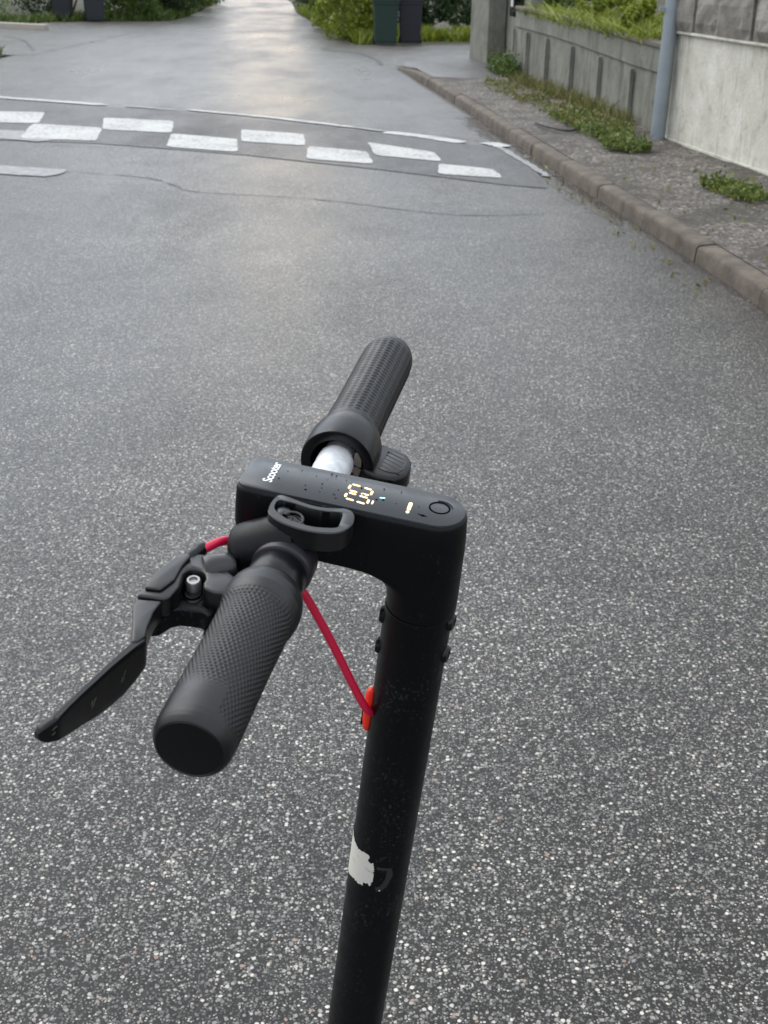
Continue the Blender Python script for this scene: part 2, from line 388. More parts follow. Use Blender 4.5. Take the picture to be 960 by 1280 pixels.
for (rx, ry), (lx, ly) in zip(re_, le_):
    wd = math.hypot(rx-lx, ry-ly)
    for c in cols_:
        vs.append((lx+(rx-lx)*c, ly+(ry-ly)*c, 0.0))
        dd = (1-c)*wd; gut.append(max(0, 1-dd/.42)**1.3 if ry < 20 else 0); wet_.append(max(0, 1-abs(dd-.10)/.34)*max(0, min(1, (ry-6.6)/1.4, (14.5-ry)/1.5))*.72)
nc = len(cols_); fs = [(i*nc+j, i*nc+j+1, (i+1)*nc+j+1, (i+1)*nc+j) for i in range(len(re_)-1) for j in range(nc-1)]
me = bpy.data.meshes.new('road'); me.from_pydata(vs, [], fs)
a = me.attributes.new('gutter', 'FLOAT', 'POINT'); a.data.foreach_set('value', gut)
a = me.attributes.new('wet', 'FLOAT', 'POINT'); a.data.foreach_set('value', wet_)
road = link('road', me, M['asphalt'], smooth=True); road['kind'] = 'structure'
# left side opening and right driveway, asphalt
sheet('side_road', [(-5.55, 20.3), (-5.9, 20.15), (-14, 19.0), (-30, 18), (-30, 26.0), (-14, 27.0), (-8.6, 27.6), (-7.7, 29.8), (-5.05, 31.2), (-5.1, 27)], .0035, M['drive'])
drv = MB()
dp = [((.05, 18.9, .002), (1.1, 16.35, .103)), ((-.1, 20.1, .001), (1.35, 18.75, .10)), ((-.22, 21.3, 0), (1.15, 20.2, .09)), ((-.66, 23.3, -.002), (1.4, 23.4, .06)), ((-.7, 24.0, -.002), (8, 25.8, .05))]
drv.add([p for q in dp for p in q], [(2*i, 2*i+1, 2*i+3, 2*i+2) for i in range(len(dp)-1)])
drv.add([(1.35, 18.75, .1005), (1.9, 18.2, .1005), (1.9, 20.0, .1005), (1.15, 20.2, .0905), (1.4, 23.4, .06), (8, 23, .06), (8, 25.8, .05)], [(0, 1, 2, 3), (3, 2, 5, 4), (4, 5, 6)])
drv.build('driveway', M['drive'])['kind'] = 'structure'
sheet('driveway_strip', [(.53, 16.44), (1.62, 16.44), (1.62, 18.4), (.10, 19.1), (.16, 18.7), (.31, 17.9), (.42, 17.2)], .106, M['drive'])
# crossing band of darker asphalt
sheet('asphalt_patch', [(-4.95, 14.4), (-3.4, 13.7), (-2.1, 13.25), (-.2, 11.95), (.65, 11.2), (.98, 11.0), (1.12, 10.2), (1.12, 9.0), (.85, 9.1), (-.1, 9.72), (-1.2, 10.35), (-2.5, 10.85), (-3.4, 10.95), (-5.1, 11.4)], .004, M['asphalt_patch'])
# painted squares
def rrect(p, r=.07, n=3):
    P = [Vector((x, y, 0)) for x, y in p]; o = []
    for i in range(4):
        a, b, c = P[i-1], P[i], P[(i+1) % 4]; d1 = (a-b).normalized(); d2 = (c-b).normalized()
        for k in range(n+1):
            t = k/n; q = (b+d1*r)*(1-t)**2+b*2*t*(1-t)+(b+d2*r)*t*t; o.append((q.x, q.y))
    return o
def worn_edge(poly, amt=.008, sub=5):
    o = []
    for i in range(len(poly)):
        x0, y0 = poly[i]; x1, y1 = poly[(i+1) % len(poly)]
        L = math.hypot(x1-x0, y1-y0); k = max(1, int(L/.05))
        for j in range(k):
            t = j/k; o.append((x0+(x1-x0)*t+random.uniform(-amt, amt), y0+(y1-y0)*t+random.uniform(-amt, amt)))
    return o
sq = [[(-4.2, 12.95), (-3.46, 12.95), (-3.30, 12.07), (-4.0, 12.1)], [(-2.8, 12.60), (-2.09, 12.43), (-1.97, 11.57), (-2.63, 11.72)],
      [(-1.38, 11.89), (-.79, 11.65), (-.72, 10.9), (-1.29, 11.10)], [(-.2, 11.19), (.36, 10.66), (.42, 10.14), (-.12, 10.42)],
      [(-3.35, 12.05), (-2.65, 11.83), (-2.52, 10.97), (-3.2, 11.07)], [(-1.97, 11.53), (-1.34, 11.24), (-1.25, 10.47), (-1.87, 10.69)],
      [(-.7, 10.88), (-.19, 10.62), (-.13, 9.96), (-.67, 10.16)], [(.38, 10.03), (.80, 9.80), (.84, 9.38), (.36, 9.53)]]
mb = MB()
for q in sq:
    p = worn_edge(rrect(q, .08), .006); mb.add([(x, y, .008) for x, y in p], [tuple(range(len(p)))])
me = bpy.data.meshes.new('road_marking_squares'); me.from_pydata(mb.v, [], mb.f)
bm = bmesh.new(); bm.from_mesh(me); bmesh.ops.triangulate(bm, faces=bm.faces)
for f in bm.faces:
    if f.normal.z < 0: f.normal_flip()
bm.to_mesh(me); bm.free(); o = link('road_marking_squares', me, M['paint']); o['kind'] = 'structure'
def strip(name, pts, w, z, m, jit=.01):
    P = smooth_path([Vector((x, y, 0)) for x, y in pts], 8); A, B = [], []
    for i, p in enumerate(P):
        t = (P[min(i+1, len(P)-1)]-P[max(i-1, 0)]).normalized(); n = Vector((-t.y, t.x, 0)); e = 1 if 0 < i < len(P)-1 else .3
        A.append(p+n*(w/2*e+random.uniform(-jit, jit))); B.append(p-n*(w/2*e+random.uniform(-jit, jit)))
    return [(p.x, p.y, z) for p in A], [(p.x, p.y, z) for p in B]
def strips(name, items, m):
    mb = MB()
    for it in items:
        A, B = strip(name, it[0], it[1], it[2], m, it[3] if len(it) > 3 else .01); n = len(A)
        mb.add(A+B, [(i, n+i, n+i+1, i+1) for i in range(n-1)])
    o = mb.build(name, m); o['kind'] = 'structure'
    me = o.data
    bm = bmesh.new(); bm.from_mesh(me)
    for f in bm.faces:
        if f.normal.z < 0: f.normal_flip()
    bm.to_mesh(me); bm.free(); return o
strips('road_marking_line', [([(-5.1, 14.65), (-4.3, 14.25), (-3.0, 13.68)], .16, .008), ([(-2.11, 13.40), (-1.2, 12.85), (-.35, 12.2)], .11, .008), ([(-.05, 11.9), (.3, 11.62), (.64, 11.26)], .17, .008), ([(.84, 11.3), (1.0, 11.05)], .16, .008)], M['paint'])
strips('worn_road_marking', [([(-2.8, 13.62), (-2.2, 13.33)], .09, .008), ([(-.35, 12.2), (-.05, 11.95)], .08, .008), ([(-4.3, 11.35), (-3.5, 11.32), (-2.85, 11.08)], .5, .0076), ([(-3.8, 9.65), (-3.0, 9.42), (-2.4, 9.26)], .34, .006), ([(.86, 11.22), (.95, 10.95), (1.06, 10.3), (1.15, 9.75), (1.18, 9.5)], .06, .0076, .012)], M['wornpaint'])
strips('road_seam', [([(-4.9, 9.6), (-3.4, 9.5), (-2.4, 9.36), (-1.78, 9.17), (-1.5, 8.85), (-1.32, 8.62), (-.46, 8.4), (.37, 7.97), (1.0, 8.02)], .012, .003, 0.006),
                     ([(-5.0, 11.05), (-4.0, 10.9), (-2.9, 10.72), (-2.2, 10.6)], .009, .0076, 0.006),
                     ([(-2.6, 13.72), (-1.2, 12.98), (-.3, 12.3), (.3, 11.85), (.8, 11.4), (1.05, 11.2)], .009, .0078, 0.006),
                     ([(-1.2, 22.6), (-.6, 21.9), (-.25, 20.6), (-.15, 19.5)], .07, .005), ([(-7.2, 24.6), (-6.6, 23.6), (-6.1, 22.2), (-5.7, 21)], .06, .0055),
                     ([(-8.5, 24.5), (-7.6, 23.6), (-6.4, 23.2)], .09, .0055)], M['crack'])
# kerb stones
KL = smooth_path([Vector((x, y, 0)) for x, y in RE[:11]], 10)
cum = [0]
for i in range(1, len(KL)): cum.append(cum[-1]+(KL[i]-KL[i-1]).length)
def kp(s):
    i = max(0, min(len(KL)-2, int(np.searchsorted(cum, s))-1)); t = (s-cum[i])/(cum[i+1]-cum[i])
    p = KL[i].lerp(KL[i+1], t); d = (KL[i+1]-KL[i]).normalized(); return p, Vector((d.y, -d.x, 0))
mb = MB(); s = 0
prof = [(-.002, -.03), (.003, .045), (.007, .076), (.012, .087), (.022, .094), (.06, .099), (.095, .101), (.112, .101), (.117, .098), (.117, -.03)]
while s < cum[-1]-.3:
    L = random.uniform(.92, 1.05); e = min(s+L-.011, cum[-1]); dz = random.uniform(-.004, .004); dx = random.uniform(-.005, .005)
    rs = []
    for k, sc in ((0, .93), (.03, 1), (.35, 1), (.65, 1), (.97, 1), (1, .93)):
        p, n = kp(s+(e-s)*k)
        drop = max(0, (s+(e-s)*k-(cum[-1]-2.2))/2.2)*.09
        rs.append([(p.x+n.x*(x*1+dx+.0015*mnoise.noise(Vector((p.x*5, p.y*2.1, h*8)))), p.y+n.y*(x+dx), h*(1 if h < 0 else sc)+dz-(drop if h > 0 else 0)) for x, h in prof])
    mb.rings(rs); s += L
o = mb.build('kerb', M['kerb'], smooth=True); o['kind'] = 'structure'
# gravel verge between kerb and walls
back = [(x+.108, y) for x, y in catm(RE[:10], 6)]; back = [p for p in back if p[1] < 16.5]
wallb = [(2.285, 11.03), (2.33, 10.79), (2.68, 9.02), (3.5, 4.9), (4.5, 0), (6, -8)]
wl = [(1.62, 16.45), (1.72, 16.0), (1.80, 15.36), (1.94, 14.22), (2.07, 13.1), (2.2, 12.01), (2.27, 11.42), (2.335, 10.98)]+wallb[1:]
nb = 60; vs = []; fs = []
def interp_y(line, y):
    l = sorted(line, key=lambda p: p[1]); return np.interp(y, [p[1] for p in l], [p[0] for p in l])
ys = np.concatenate([np.linspace(-8, 5, 14), np.linspace(5.2, 16.46, 90)])
NX = 14
for y in ys:
    a, b = interp_y(back, y), interp_y(wl, y)+.05
    for k in range(NX+1):
        x = a+(b-a)*k/NX; t = k/NX
        z = .104+.012*mnoise.noise(Vector((x*2.3, y*2.3, 0)))+.006*mnoise.noise(Vector((x*11, y*11, 3)))+.02*t*t
        if k == 0: z = .102
        vs.append((x, y, z))
for i in range(len(ys)-1):
    for k in range(NX): fs.append((i*(NX+1)+k, i*(NX+1)+k+1, (i+1)*(NX+1)+k+1, (i+1)*(NX+1)+k))
me = bpy.data.meshes.new('gravel_verge'); me.from_pydata(vs, [], fs); link('gravel_verge', me, M['verge'], smooth=True)['kind'] = 'structure'
# left: grass corner base + verge beside road
sheet('grass_verge', [(-5.87, 20.1), (-5.7, 17.2), (-5.5, 14.8), (-5.1, 9), (-4.5, 2), (-4.3, -8), (-30, -8), (-30, 17.9), (-14, 18.9)], .02, M['soil'])
# garden bank above the panel wall
vs, fs = [], []; n1, n2 = 30, 14
for i in range(n1+1):
    y = 11.4+(18.0-11.4)*i/n1; x0 = interp_y(wl, y)+.16
    for k in range(n2+1):
        t = k/n2; x = x0+t*6; z = .80+.55*min(1, t*2.2)+.10*mnoise.noise(Vector((x*1.3, y*1.3, 5)))
        if k == 0: z = .70
        vs.append((x, y, z))
for i in range(n1):
    for k in range(n2): fs.append((i*(n2+1)+k, i*(n2+1)+k+1, (i+1)*(n2+1)+k+1, (i+1)*(n2+1)+k))
me = bpy.data.meshes.new('garden_bank'); me.from_pydata(vs, [], fs); link('garden_bank', me, M['soil'], smooth=True)['kind'] = 'structure'

# ------------------------------------------------------------------ walls
def wallseg(mb, P, z0, tops, th, off=0):
    """solid following polyline P; tops per point; thickness to the right side"""
    rs = []
    for i, (x, y) in enumerate(P):
        a = P[max(i-1, 0)]; b = P[min(i+1, len(P)-1)]; d = Vector((b[0]-a[0], b[1]-a[1], 0)).normalized(); n = Vector((d.y, -d.x, 0))
        p = Vector((x, y, 0))+n*off; q = p+n*th; zt = tops if isinstance(tops, float) else tops[i]; zb = z0 if isinstance(z0, float) else z0[i]
        rs.append([(p.x, p.y, zb), (p.x, p.y, zt), (q.x, q.y, zt), (q.x, q.y, zb)])
    mb.rings(rs)
PW = [(2.355, 10.97), (2.2, 12.01), (2.07, 13.1), (1.94, 14.22), (1.80, 15.36), (1.67, 16.35), (1.58, 17.15)]
PT = [.80, .815, .84, .865, .88, .885, .885]
pw = empty('panel_wall', (2.0, 14.2, 0)); inv = Vector(pw.location)
def local(mb, o):
    mb.v = [(x-o[0], y-o[1], z-o[2]) for x, y, z in mb.v]; return mb
mb = MB(); wallseg(mb, PW, -.03, [t-.2 for t in PT], .12, .02); local(mb, inv).build('wall_panel', M['panelwall'], pw)
mb = MB(); wallseg(mb, PW, [t-.2 for t in PT], PT, .14, 0.0); local(mb, inv).build('top_band', M['panelwall'], pw, bevel=.006)
for i in range(len(PW)):
    a = PW[max(i-1, 0)]; b = PW[min(i+1, len(PW)-1)]; d = Vector((b[0]-a[0], b[1]-a[1], 0)).normalized()
    mb = MB(); Mx = Matrix.Translation((PW[i][0], PW[i][1], 0)) @ Matrix.Rotation(math.atan2(d.y, d.x), 4, 'Z')
    mb.box((0, -.006+.02, (PT[i]-.2-.0)/2-.012), (.07, .028, PT[i]-.2-.03), Mx)
    local(mb, inv).build('post', M['panelwall'], pw, bevel=.005)
mb = MB(); wallseg(mb, PW, [t+.001 for t in PT], [t+.045 for t in PT], .19, -.02)
cb = local(mb, inv).build('cap', M['cap'], pw, bevel=.01)
tag(pw, 'long grey concrete panel wall with ribs holding back the green garden bank', 'wall')
# pale wall in front
WL = [(2.285, 11.03), (2.33, 10.79), (2.68, 9.02), (3.5, 4.9), (4.5, 0), (6, -8)]
ww = empty('pale_wall', (2.68, 9.02, 0)); inv = Vector(ww.location)
def dense(P, k): return [(P[i][0]+(P[i+1][0]-P[i][0])*j/k, P[i][1]+(P[i+1][1]-P[i][1])*j/k) for i in range(len(P)-1) for j in range(k)]+[P[-1]]
WD = [(x, y) for x, y in WL][::-1]
def wallrev(mb, P, z0, z1, th, off):
    rs = []
    for i, (x, y) in enumerate(P):
        a = P[max(i-1, 0)]; b = P[min(i+1, len(P)-1)]; d = Vector((b[0]-a[0], b[1]-a[1], 0)).normalized(); n = Vector((d.y, -d.x, 0))
        p = Vector((x, y, 0))+n*off; q = p+n*th
        rs.append([(p.x, p.y, z0), (p.x, p.y, z1), (q.x, q.y, z1), (q.x, q.y, z0)])
    mb.rings(rs)
mb = MB(); wallrev(mb, WD, -.03, .955, .3, .0); local(mb, inv).build('lower_wall', M['palewall'], ww)
mb = MB(); wallrev(mb, WD, .955, .975, .34, -.035); local(mb, inv).build('ledge', M['palewall'], ww, bevel=.004)
mb = MB(); wallrev(mb, WD, .115, .135, .02, -.02); local(mb, inv).build('base_fillet', M['palewall'], ww)
# rough upper course of blocks
mb = MB(); WDr = WD[::-1]; pts = []
acc = 0; seg = []
P3 = [Vector((x, y, 0)) for x, y in WL]
cl = [0]
for i in range(1, len(P3)): cl.append(cl[-1]+(P3[i]-P3[i-1]).length)
def wp(s):
    i = max(0, min(len(P3)-2, int(np.searchsorted(cl, s))-1)); t = (s-cl[i])/(cl[i+1]-cl[i]); d = (P3[i+1]-P3[i]).normalized()
    return P3[i].lerp(P3[i+1], t), d
for row in range(2):
    s = 0.0 if row == 0 else -.25
    while s < 12:
        L = random.uniform(.42, .62); s0 = max(s, 0)+.006; s1 = s+L-.006
        if s1 > s0+.05:
            p, d = wp(s0); q, _ = wp(s1); n = Vector((d.y, -d.x, 0))*-1  # towards the garden
            n = Vector((-d.y, d.x, 0)); o1 = -.015+random.uniform(-.02, .01); z0 = .977+row*.3; z1 = z0+.292
            nn = n if n.x > 0 else -n
            vsb = []
            NU, NV = 6, 4
            grid = []
            for a in range(NU+1):
                for b in range(NV+1):
                    u = a/NU; vv = b/NV; e = min(min(u, 1-u)*NU, min(vv, 1-vv)*NV, 1)
                    c = p.lerp(q, u); bul = -.02*e-.03*mnoise.noise(Vector((c.x*6, c.y*6, (z0+vv*.3)*6)))*e
                    w = c+nn*(o1+bul); grid.append((w.x, w.y, z0+(z1-z0)*vv))
            mb.add(grid, [(a*(NV+1)+b, (a+1)*(NV+1)+b, (a+1)*(NV+1)+b+1, a*(NV+1)+b+1) for a in range(NU) for b in range(NV)])
            # body behind the rough face
            A, B = p+nn*(o1+.003), q+nn*(o1+.003); C_, D_ = q+nn*.28, p+nn*.28
            mb.add([(A.x, A.y, z0), (B.x, B.y, z0), (C_.x, C_.y, z0), (D_.x, D_.y, z0), (A.x, A.y, z1), (B.x, B.y, z1), (C_.x, C_.y, z1), (D_.x, D_.y, z1)],
                   [(0, 3, 2, 1), (4, 5, 6, 7), (0, 1, 5, 4), (1, 2, 6, 5), (2, 3, 7, 6), (3, 0, 4, 7)])
        s += L
local(mb, inv).build('upper_blocks', M['upperwall'], ww)
tag(ww, 'pale streaked concrete wall with a rough grey block course on top, behind the metal post', 'wall')
# gate pillar at far end of the panel wall
gp = empty('gate_pillar', (1.42, 19.2, .09)); inv = Vector(gp.location)
mb = MB(); mb.prism([(1.17, 19.95), (1.36, 18.95), (1.62, 19.0), (1.6, 19.95)], -.03, 1.35); local(mb, inv).build('pillar_body', M['panelwall'], gp, bevel=.012)
mb = MB(); mb.prism([(1.13, 20.0), (1.32, 18.9), (1.67, 18.95), (1.65, 20.0)], 1.351, 1.42); local(mb, inv).build('cap', M['cap'], gp, bevel=.01)
tag(gp, 'square grey concrete gate pillar beside the driveway, beyond the panel wall', 'pillar')
rw = empty('recess_wall', (1.75, 18.2, 0)); inv = Vector(rw.location)
mb = MB(); mb.prism([(1.625, 19.1), (1.78, 17.22), (1.98, 17.22), (1.9, 19.1)], -.03, 1.2); local(mb, inv).build('wall_body', M['panelwall'], rw, bevel=.01)
mb = MB(); mb.prism([(1.36, 18.9), (1.58, 17.25), (1.77, 17.25), (1.62, 18.9)], -.03, .135); local(mb, inv).build('doorstep', M['cap'], rw, bevel=.008)
tag(rw, 'dark recessed stretch of concrete wall with a low step between pillar and panel wall', 'wall')
lb = empty('letterbox', (1.66, 17.9, .92))
mb = MB(); mb.box((0, 0, 0), (.14, .34, .3)); mb.build('box_body', M['recess'], lb, bevel=.02)
mb = MB(); mb.prism([(-.085, .15), (.085, .17), (.085, .19), (-.1, .17)], -.18, .18, lambda x, y, z: (x, z, y)); mb.build('lid', M['recess'], lb, bevel=.004)
mb = MB(); mb.box((-.073, -.02, .02), (.004, .16, .09)); mb.build('white_card', M['label_white'], lb)
lb.rotation_euler = (0, 0, .09)
tag(lb, 'black letterbox with a white card on the recessed wall by the pillar', 'letterbox')

# ------------------------------------------------------------------ metal post
po = empty('metal_post', (2.24, 10.80, .10))
mb = MB(); mb.lathe([(.062, 0), (.062, 2.0), (.058, 4.4)], (0, 0, 0), (0, 0, 1), 28); mb.build('pole', M['galv'], po, smooth=True)
mb = MB(); mb.lathe([(.0655, 0), (.0655, .035)], (0, 0, 1.02), (0, 0, 1), 28); mb.box((-.08, 0, 1.037), (.05, .03, .03)); mb.build('clamp_band', M['galv'], po, smooth=True)
mb = MB(); mb.lathe([(.061, 0), (.05, .02), (.0, .035)], (0, 0, 4.4), (0, 0, 1), 28, False); mb.build('cap', M['galv'], po, smooth=True)
mb = MB(); mb.lathe([(.11, -.02), (.105, .012), (.075, .018)], (0, 0, 0), (0, 0, 1), 20); mb.build('footing', M['cap'], po, smooth=True)
po.rotation_euler = (0, R(.9), 0)
tag(po, 'round galvanised grey metal post standing in the verge in front of the walls', 'post')

# ------------------------------------------------------------------ wheelie bins
def make_bin(m):
    r = empty('wheelie_bin')
    mb = MB(); w0, d0, w1, d1 = .19, .20, .235, .26
    sec = lambda w, d, z, f=0: [(-w, -d, z), (-w*.94, -d-.012, z), (w*.94, -d-.012, z), (w, -d, z), (w, d, z), (-w, d, z)]
    mb.rings([sec(w0, d0, .03), sec(w0+.004, d0+.003, .08), sec(w0+.008, d0+.008, .085), sec(w1-.008, d1-.012, .86), sec(w1+.008, d1, .865), sec(w1+.008, d1, .91), sec(w1+.018, d1+.01, .92), sec(w1+.018, d1+.01, .965)])
    mb.build('body', m, r, bevel=.006)
    mb = MB(); mb.rings([sec(w1+.024, d1+.016, .967), sec(w1+.024, d1+.016, .985), sec(w1*.96, d1*.97, 1.03), sec(w1*.7, d1*.7, 1.055)])
    mb.build('lid', m, r, bevel=.006)
    for s in (-1, 1):
        mb = MB(); mb.lathe([(.06, -.022), (.1, -.02), (.1, .02), (.06, .022)], (s*.2, .235, .1), (1, 0, 0), 24); mb.build('wheel', M['rubber_tyre'], r, smooth=True)
    mb = MB(); mb.tube([(-.19, .26, .96), (-.19, .31, .98), (.19, .31, .98), (.19, .26, .96)], .013, 8, sub=4); mb.build('handle', m, r, smooth=True)
    return r
def card(r, z=.72, w=.07, h=.055, x=-.03):
    mb = MB(); mb.box((x, -.236, z), (w*2, .006, h)); return mb.build('label_card', M['label_white'], r)
g = 'wheelie bins beside the driveway mouth'
b1 = make_bin(M['bin_green']); b1.scale = (.97, .97, .80); b1.location = (-.13, 24.15, 0.002); b1.rotation_euler = (0, 0, .06); card(b1)
tag(b1, 'dark green wheelie bin with small white label, beside the driveway by the bushes', 'bin', g)
b2 = make_bin(M['bin_grey']); b2.scale = (.93, .97, .80); b2.location = (.33, 24.35, 0.002); b2.rotation_euler = (0, 0, -.03)
tag(b2, 'dark purplish grey wheelie bin standing right against the green one', 'bin', g)
g2 = 'dark blue bins across the street'
b3 = make_bin(M['bin_blue']); b3.location = (-7.62, 30.75, 0); b3.rotation_euler = (0, 0, .2)
tag(b3, 'dark slate blue bin at the left hedge, the one nearer the pale stone edging', 'bin', g2)
b4 = copy_tree(b3); b4.location = (-6.82, 30.5, 0); b4.rotation_euler = (0, 0, .32)
tag(b4, 'dark slate blue bin at the left hedge, the one nearer the road', 'bin', g2)
es = MB(); es.box((0, 0, .06), (2.6, .18, .13)); eo = es.build('edging_stone', M['palestone'], bevel=.02); eo.location = (-8.15, 27.25, -.01); eo.rotation_euler = (0, 0, R(-24))
tag(eo, 'pale stone edging at the left end of the side road', 'edging stone')

# ------------------------------------------------------------------ vegetation
def mesh_np(name, V, F, tone, m, parent=None):
    me = bpy.data.meshes.new(name); n = len(V); k = F.shape[1]
    me.vertices.add(n); me.vertices.foreach_set('co', V.astype(np.float32).ravel())
    me.loops.add(F.size); me.loops.foreach_set('vertex_index', F.ravel().astype(np.int32))
    me.polygons.add(len(F)); me.polygons.foreach_set('loop_start', np.arange(0, F.size, k, dtype=np.int32)); me.polygons.foreach_set('loop_total', np.full(len(F), k, dtype=np.int32))
    me.update(calc_edges=True)
    a = me.attributes.new('tone', 'FLOAT', 'FACE'); a.data.foreach_set('value', tone.astype(np.float32))
    return link(name, me, m, parent)
def leaves(name, C, size, m, parent=None, up=.3, tone=None, asp=.55):
    n = len(C); s = size*rng.uniform(.6, 1.35, n)[:, None]
    d = rng.normal(size=(n, 3)); d[:, 2] += up; d /= np.linalg.norm(d, axis=1)[:, None]
    e = np.cross(d, rng.normal(size=(n, 3))); e /= np.linalg.norm(e, axis=1)[:, None]
    w = e*s*asp; f = d*s
    V = np.stack([C-f*.5, C+w*.5+f*.05, C+f*.6, C-w*.5+f*.05], 1).reshape(-1, 3)
    F = np.arange(4*n).reshape(-1, 4)
    return mesh_np(name, V, F, rng.uniform(0, 1, n) if tone is None else tone, m, parent)
def crown_pts(n, lumps, rad, ext):
    """points on lumpy shells spread in an ellipsoid of half-extents ext; tone varies clump by clump"""
    L = rng.normal(size=(lumps, 3)); L /= np.linalg.norm(L, axis=1)[:, None]; L *= rng.uniform(.35, .95, lumps)[:, None]**.6; L *= np.array(ext)
    lr = rad*rng.uniform(.5, 1.25, lumps); lt = rng.uniform(0, 1, lumps)
    k = rng.integers(0, lumps, n); d = rng.normal(size=(n, 3)); d /= np.linalg.norm(d, axis=1)[:, None]
    P = L[k]+d*(lr[k]*rng.uniform(.35, 1.1, n)**.5)[:, None]
    return P, np.clip(lt[k]*.6+rng.uniform(0, .5, n), 0, 1)
def bush(name, loc, ext, m, n, size, label, group=None, lumps=26, cat='bush', stem=True):
    r = empty(name, loc)
    P, t = crown_pts(n, lumps, min(ext)*.45, ext); P[:, 2] += ext[2]*.95; P = P[P[:, 2] > .02]; t = t[:len(P)]
    leaves('crown', P, size, m, r, tone=t)
    if stem:
        mb = MB()
        for i in range(5):
            a = i*1.26+random.random(); mb.tube([(0, 0, -.03), (math.cos(a)*ext[0]*.2, math.sin(a)*ext[1]*.2, ext[2]*.7), (math.cos(a)*ext[0]*.5, math.sin(a)*ext[1]*.5, ext[2]*1.35)], [.035, .02, .008], 6)
        mb.build('trunk', M['bark'], r, smooth=True)
    tag(r, label, cat, group); return r
gl = 'bushes along the left side of the far street'; gr = 'bushes along the right side of the far street'
bush('bush', (-10.0, 29.0, 0), (1.9, .9, .75), M['green'], 12000, .07, 'low wide leafy bush right behind the pale stone edging', gl)
bush('bush', (-5.95, 31.4, 0), (.8, .8, .7), M['green'], 9000, .07, 'mid green bush at the road edge right beside the dark blue bins', gl)
bush('bush', (-5.55, 34.2, 0), (1.0, 1.3, .9), M['dark'], 10000, .08, 'dark green bush on the left, second past the dark blue bins', gl)
bush('bush', (-5.75, 37.6, 0), (.9, 1.5, .7), M['lime'], 9000, .08, 'yellow green low bush on the left verge, third past the dark blue bins', gl)
bush('bush', (-6.35, 42.0, 0), (.95, 2.2, .9), M['green'], 10000, .09, 'bright green bush on the left where the street narrows away', gl)
bush('bush', (-8.0, 33.2, 0), (1.6, 1.0, 1.1), M['dark'], 11000, .08, 'wide dark bush behind the dark blue bins', gl)
bush('bush', (-10.6, 31.6, 0), (1.7, .9, 1.2), M['green'], 11000, .08, 'leafy bush beyond the pale edging stone at far left', gl)
bush('bush', (-.75, 26.3, 0), (.75, 1.5, .75), M['lime'], 15000, .07, 'bright lime bush just left of the green wheelie bin', gr)
bush('bush', (-1.05, 29.8, 0), (.75, 1.8, .7), M['lime'], 12000, .075, 'lime green overgrown bush, second left of the green wheelie bin', gr)
bush('bush', (-1.35, 33.8, 0), (.95, 1.8, 1.1), M['dark'], 10000, .08, 'darker bush on the right side behind the lime ones', gr)
bush('bush', (-2.0, 38.6, 0), (.9, 2.2, .6), M['green'], 9000, .08, 'low green bush farthest along the right side of the street', gr)
bush('bush', (.75, 27.8, 0), (1.3, .9, 1.0), M['dark'], 14000, .075, 'dark green bush behind the two wheelie bins', gr)
bush('bush', (2.4, 28.2, 0), (1.2, .9, .9), M['green'], 12000, .075, 'mid green bush between the bins and the gate pillar', gr)
bush('bush', (4.8, 28.6, 0), (1.6, 1.0, 1.2), M['dark'], 10000, .08, 'dark bush hidden mostly behind the gate pillar', gr)
# low lime cushions hanging over the garden wall
bush('ground_cover_shrub', (2.44, 12.45, .80), (.34, .80, .16), M['lime'], 15000, .035, 'yellow green cushion plant spilling over the panel wall next to the metal post', 'cushion plants on the garden bank', 22, 'shrub', False)
bush('ground_cover_shrub', (2.26, 14.3, .90), (.34, .85, .14), M['lime'], 15000, .035, 'lime cushion plant on the bank, middle of the panel wall top', 'cushion plants on the garden bank', 24, 'shrub', False)
bush('ground_cover_shrub', (2.1, 15.9, .94), (.36, .7, .12), M['green'], 11000, .035, 'greener low shrub on the bank toward the letterbox end of the panel wall', 'cushion plants on the garden bank', 24, 'shrub', False)
bush('ground_cover_shrub', (3.6, 13.4, 1.15), (.7, 1.5, .25), M['green'], 14000, .045, 'dark green shrub higher up on the garden bank', 'cushion plants on the garden bank', 30, 'shrub', False)
# stones on the bank
def rock(loc, r, label, sz=(1, .8, .6)):
    bm = bmesh.new(); bmesh.ops.create_icosphere(bm, subdivisions=3, radius=r)
    for v in bm.verts:
        k = 1+.35*mnoise.noise(v.co*2.2/r*.6+Vector(loc)); v.co = Vector((v.co.x*sz[0]*k, v.co.y*sz[1]*k, v.co.z*sz[2]*k))
    me = bpy.data.meshes.new('rock'); bm.to_mesh(me); bm.free(); o = link('rock', me, M['rock'], smooth=False); o.location = loc
    tag(o, label, 'rock')
rock((2.25, 15.5, .93), .13, 'flat grey stone on top of the panel wall bank'); rock((2.35, 13.35, .9), .12, 'brownish stone between the two lime cushions on the bank')
rock((1.0, 26.6, .12), .24, 'pale rounded rock in the grass right of the wheelie bins'); 
mb = MB(); mb.box((0, 0, .07), (1.3, .06, .1)); o = mb.build('plank', M['wood'], bevel=.01); o.location = (1.75, 26.2, 0); o.rotation_euler = (0, 0, .05)
tag(o, 'weathered plank edging lying by the grass right of the wheelie bins', 'plank')
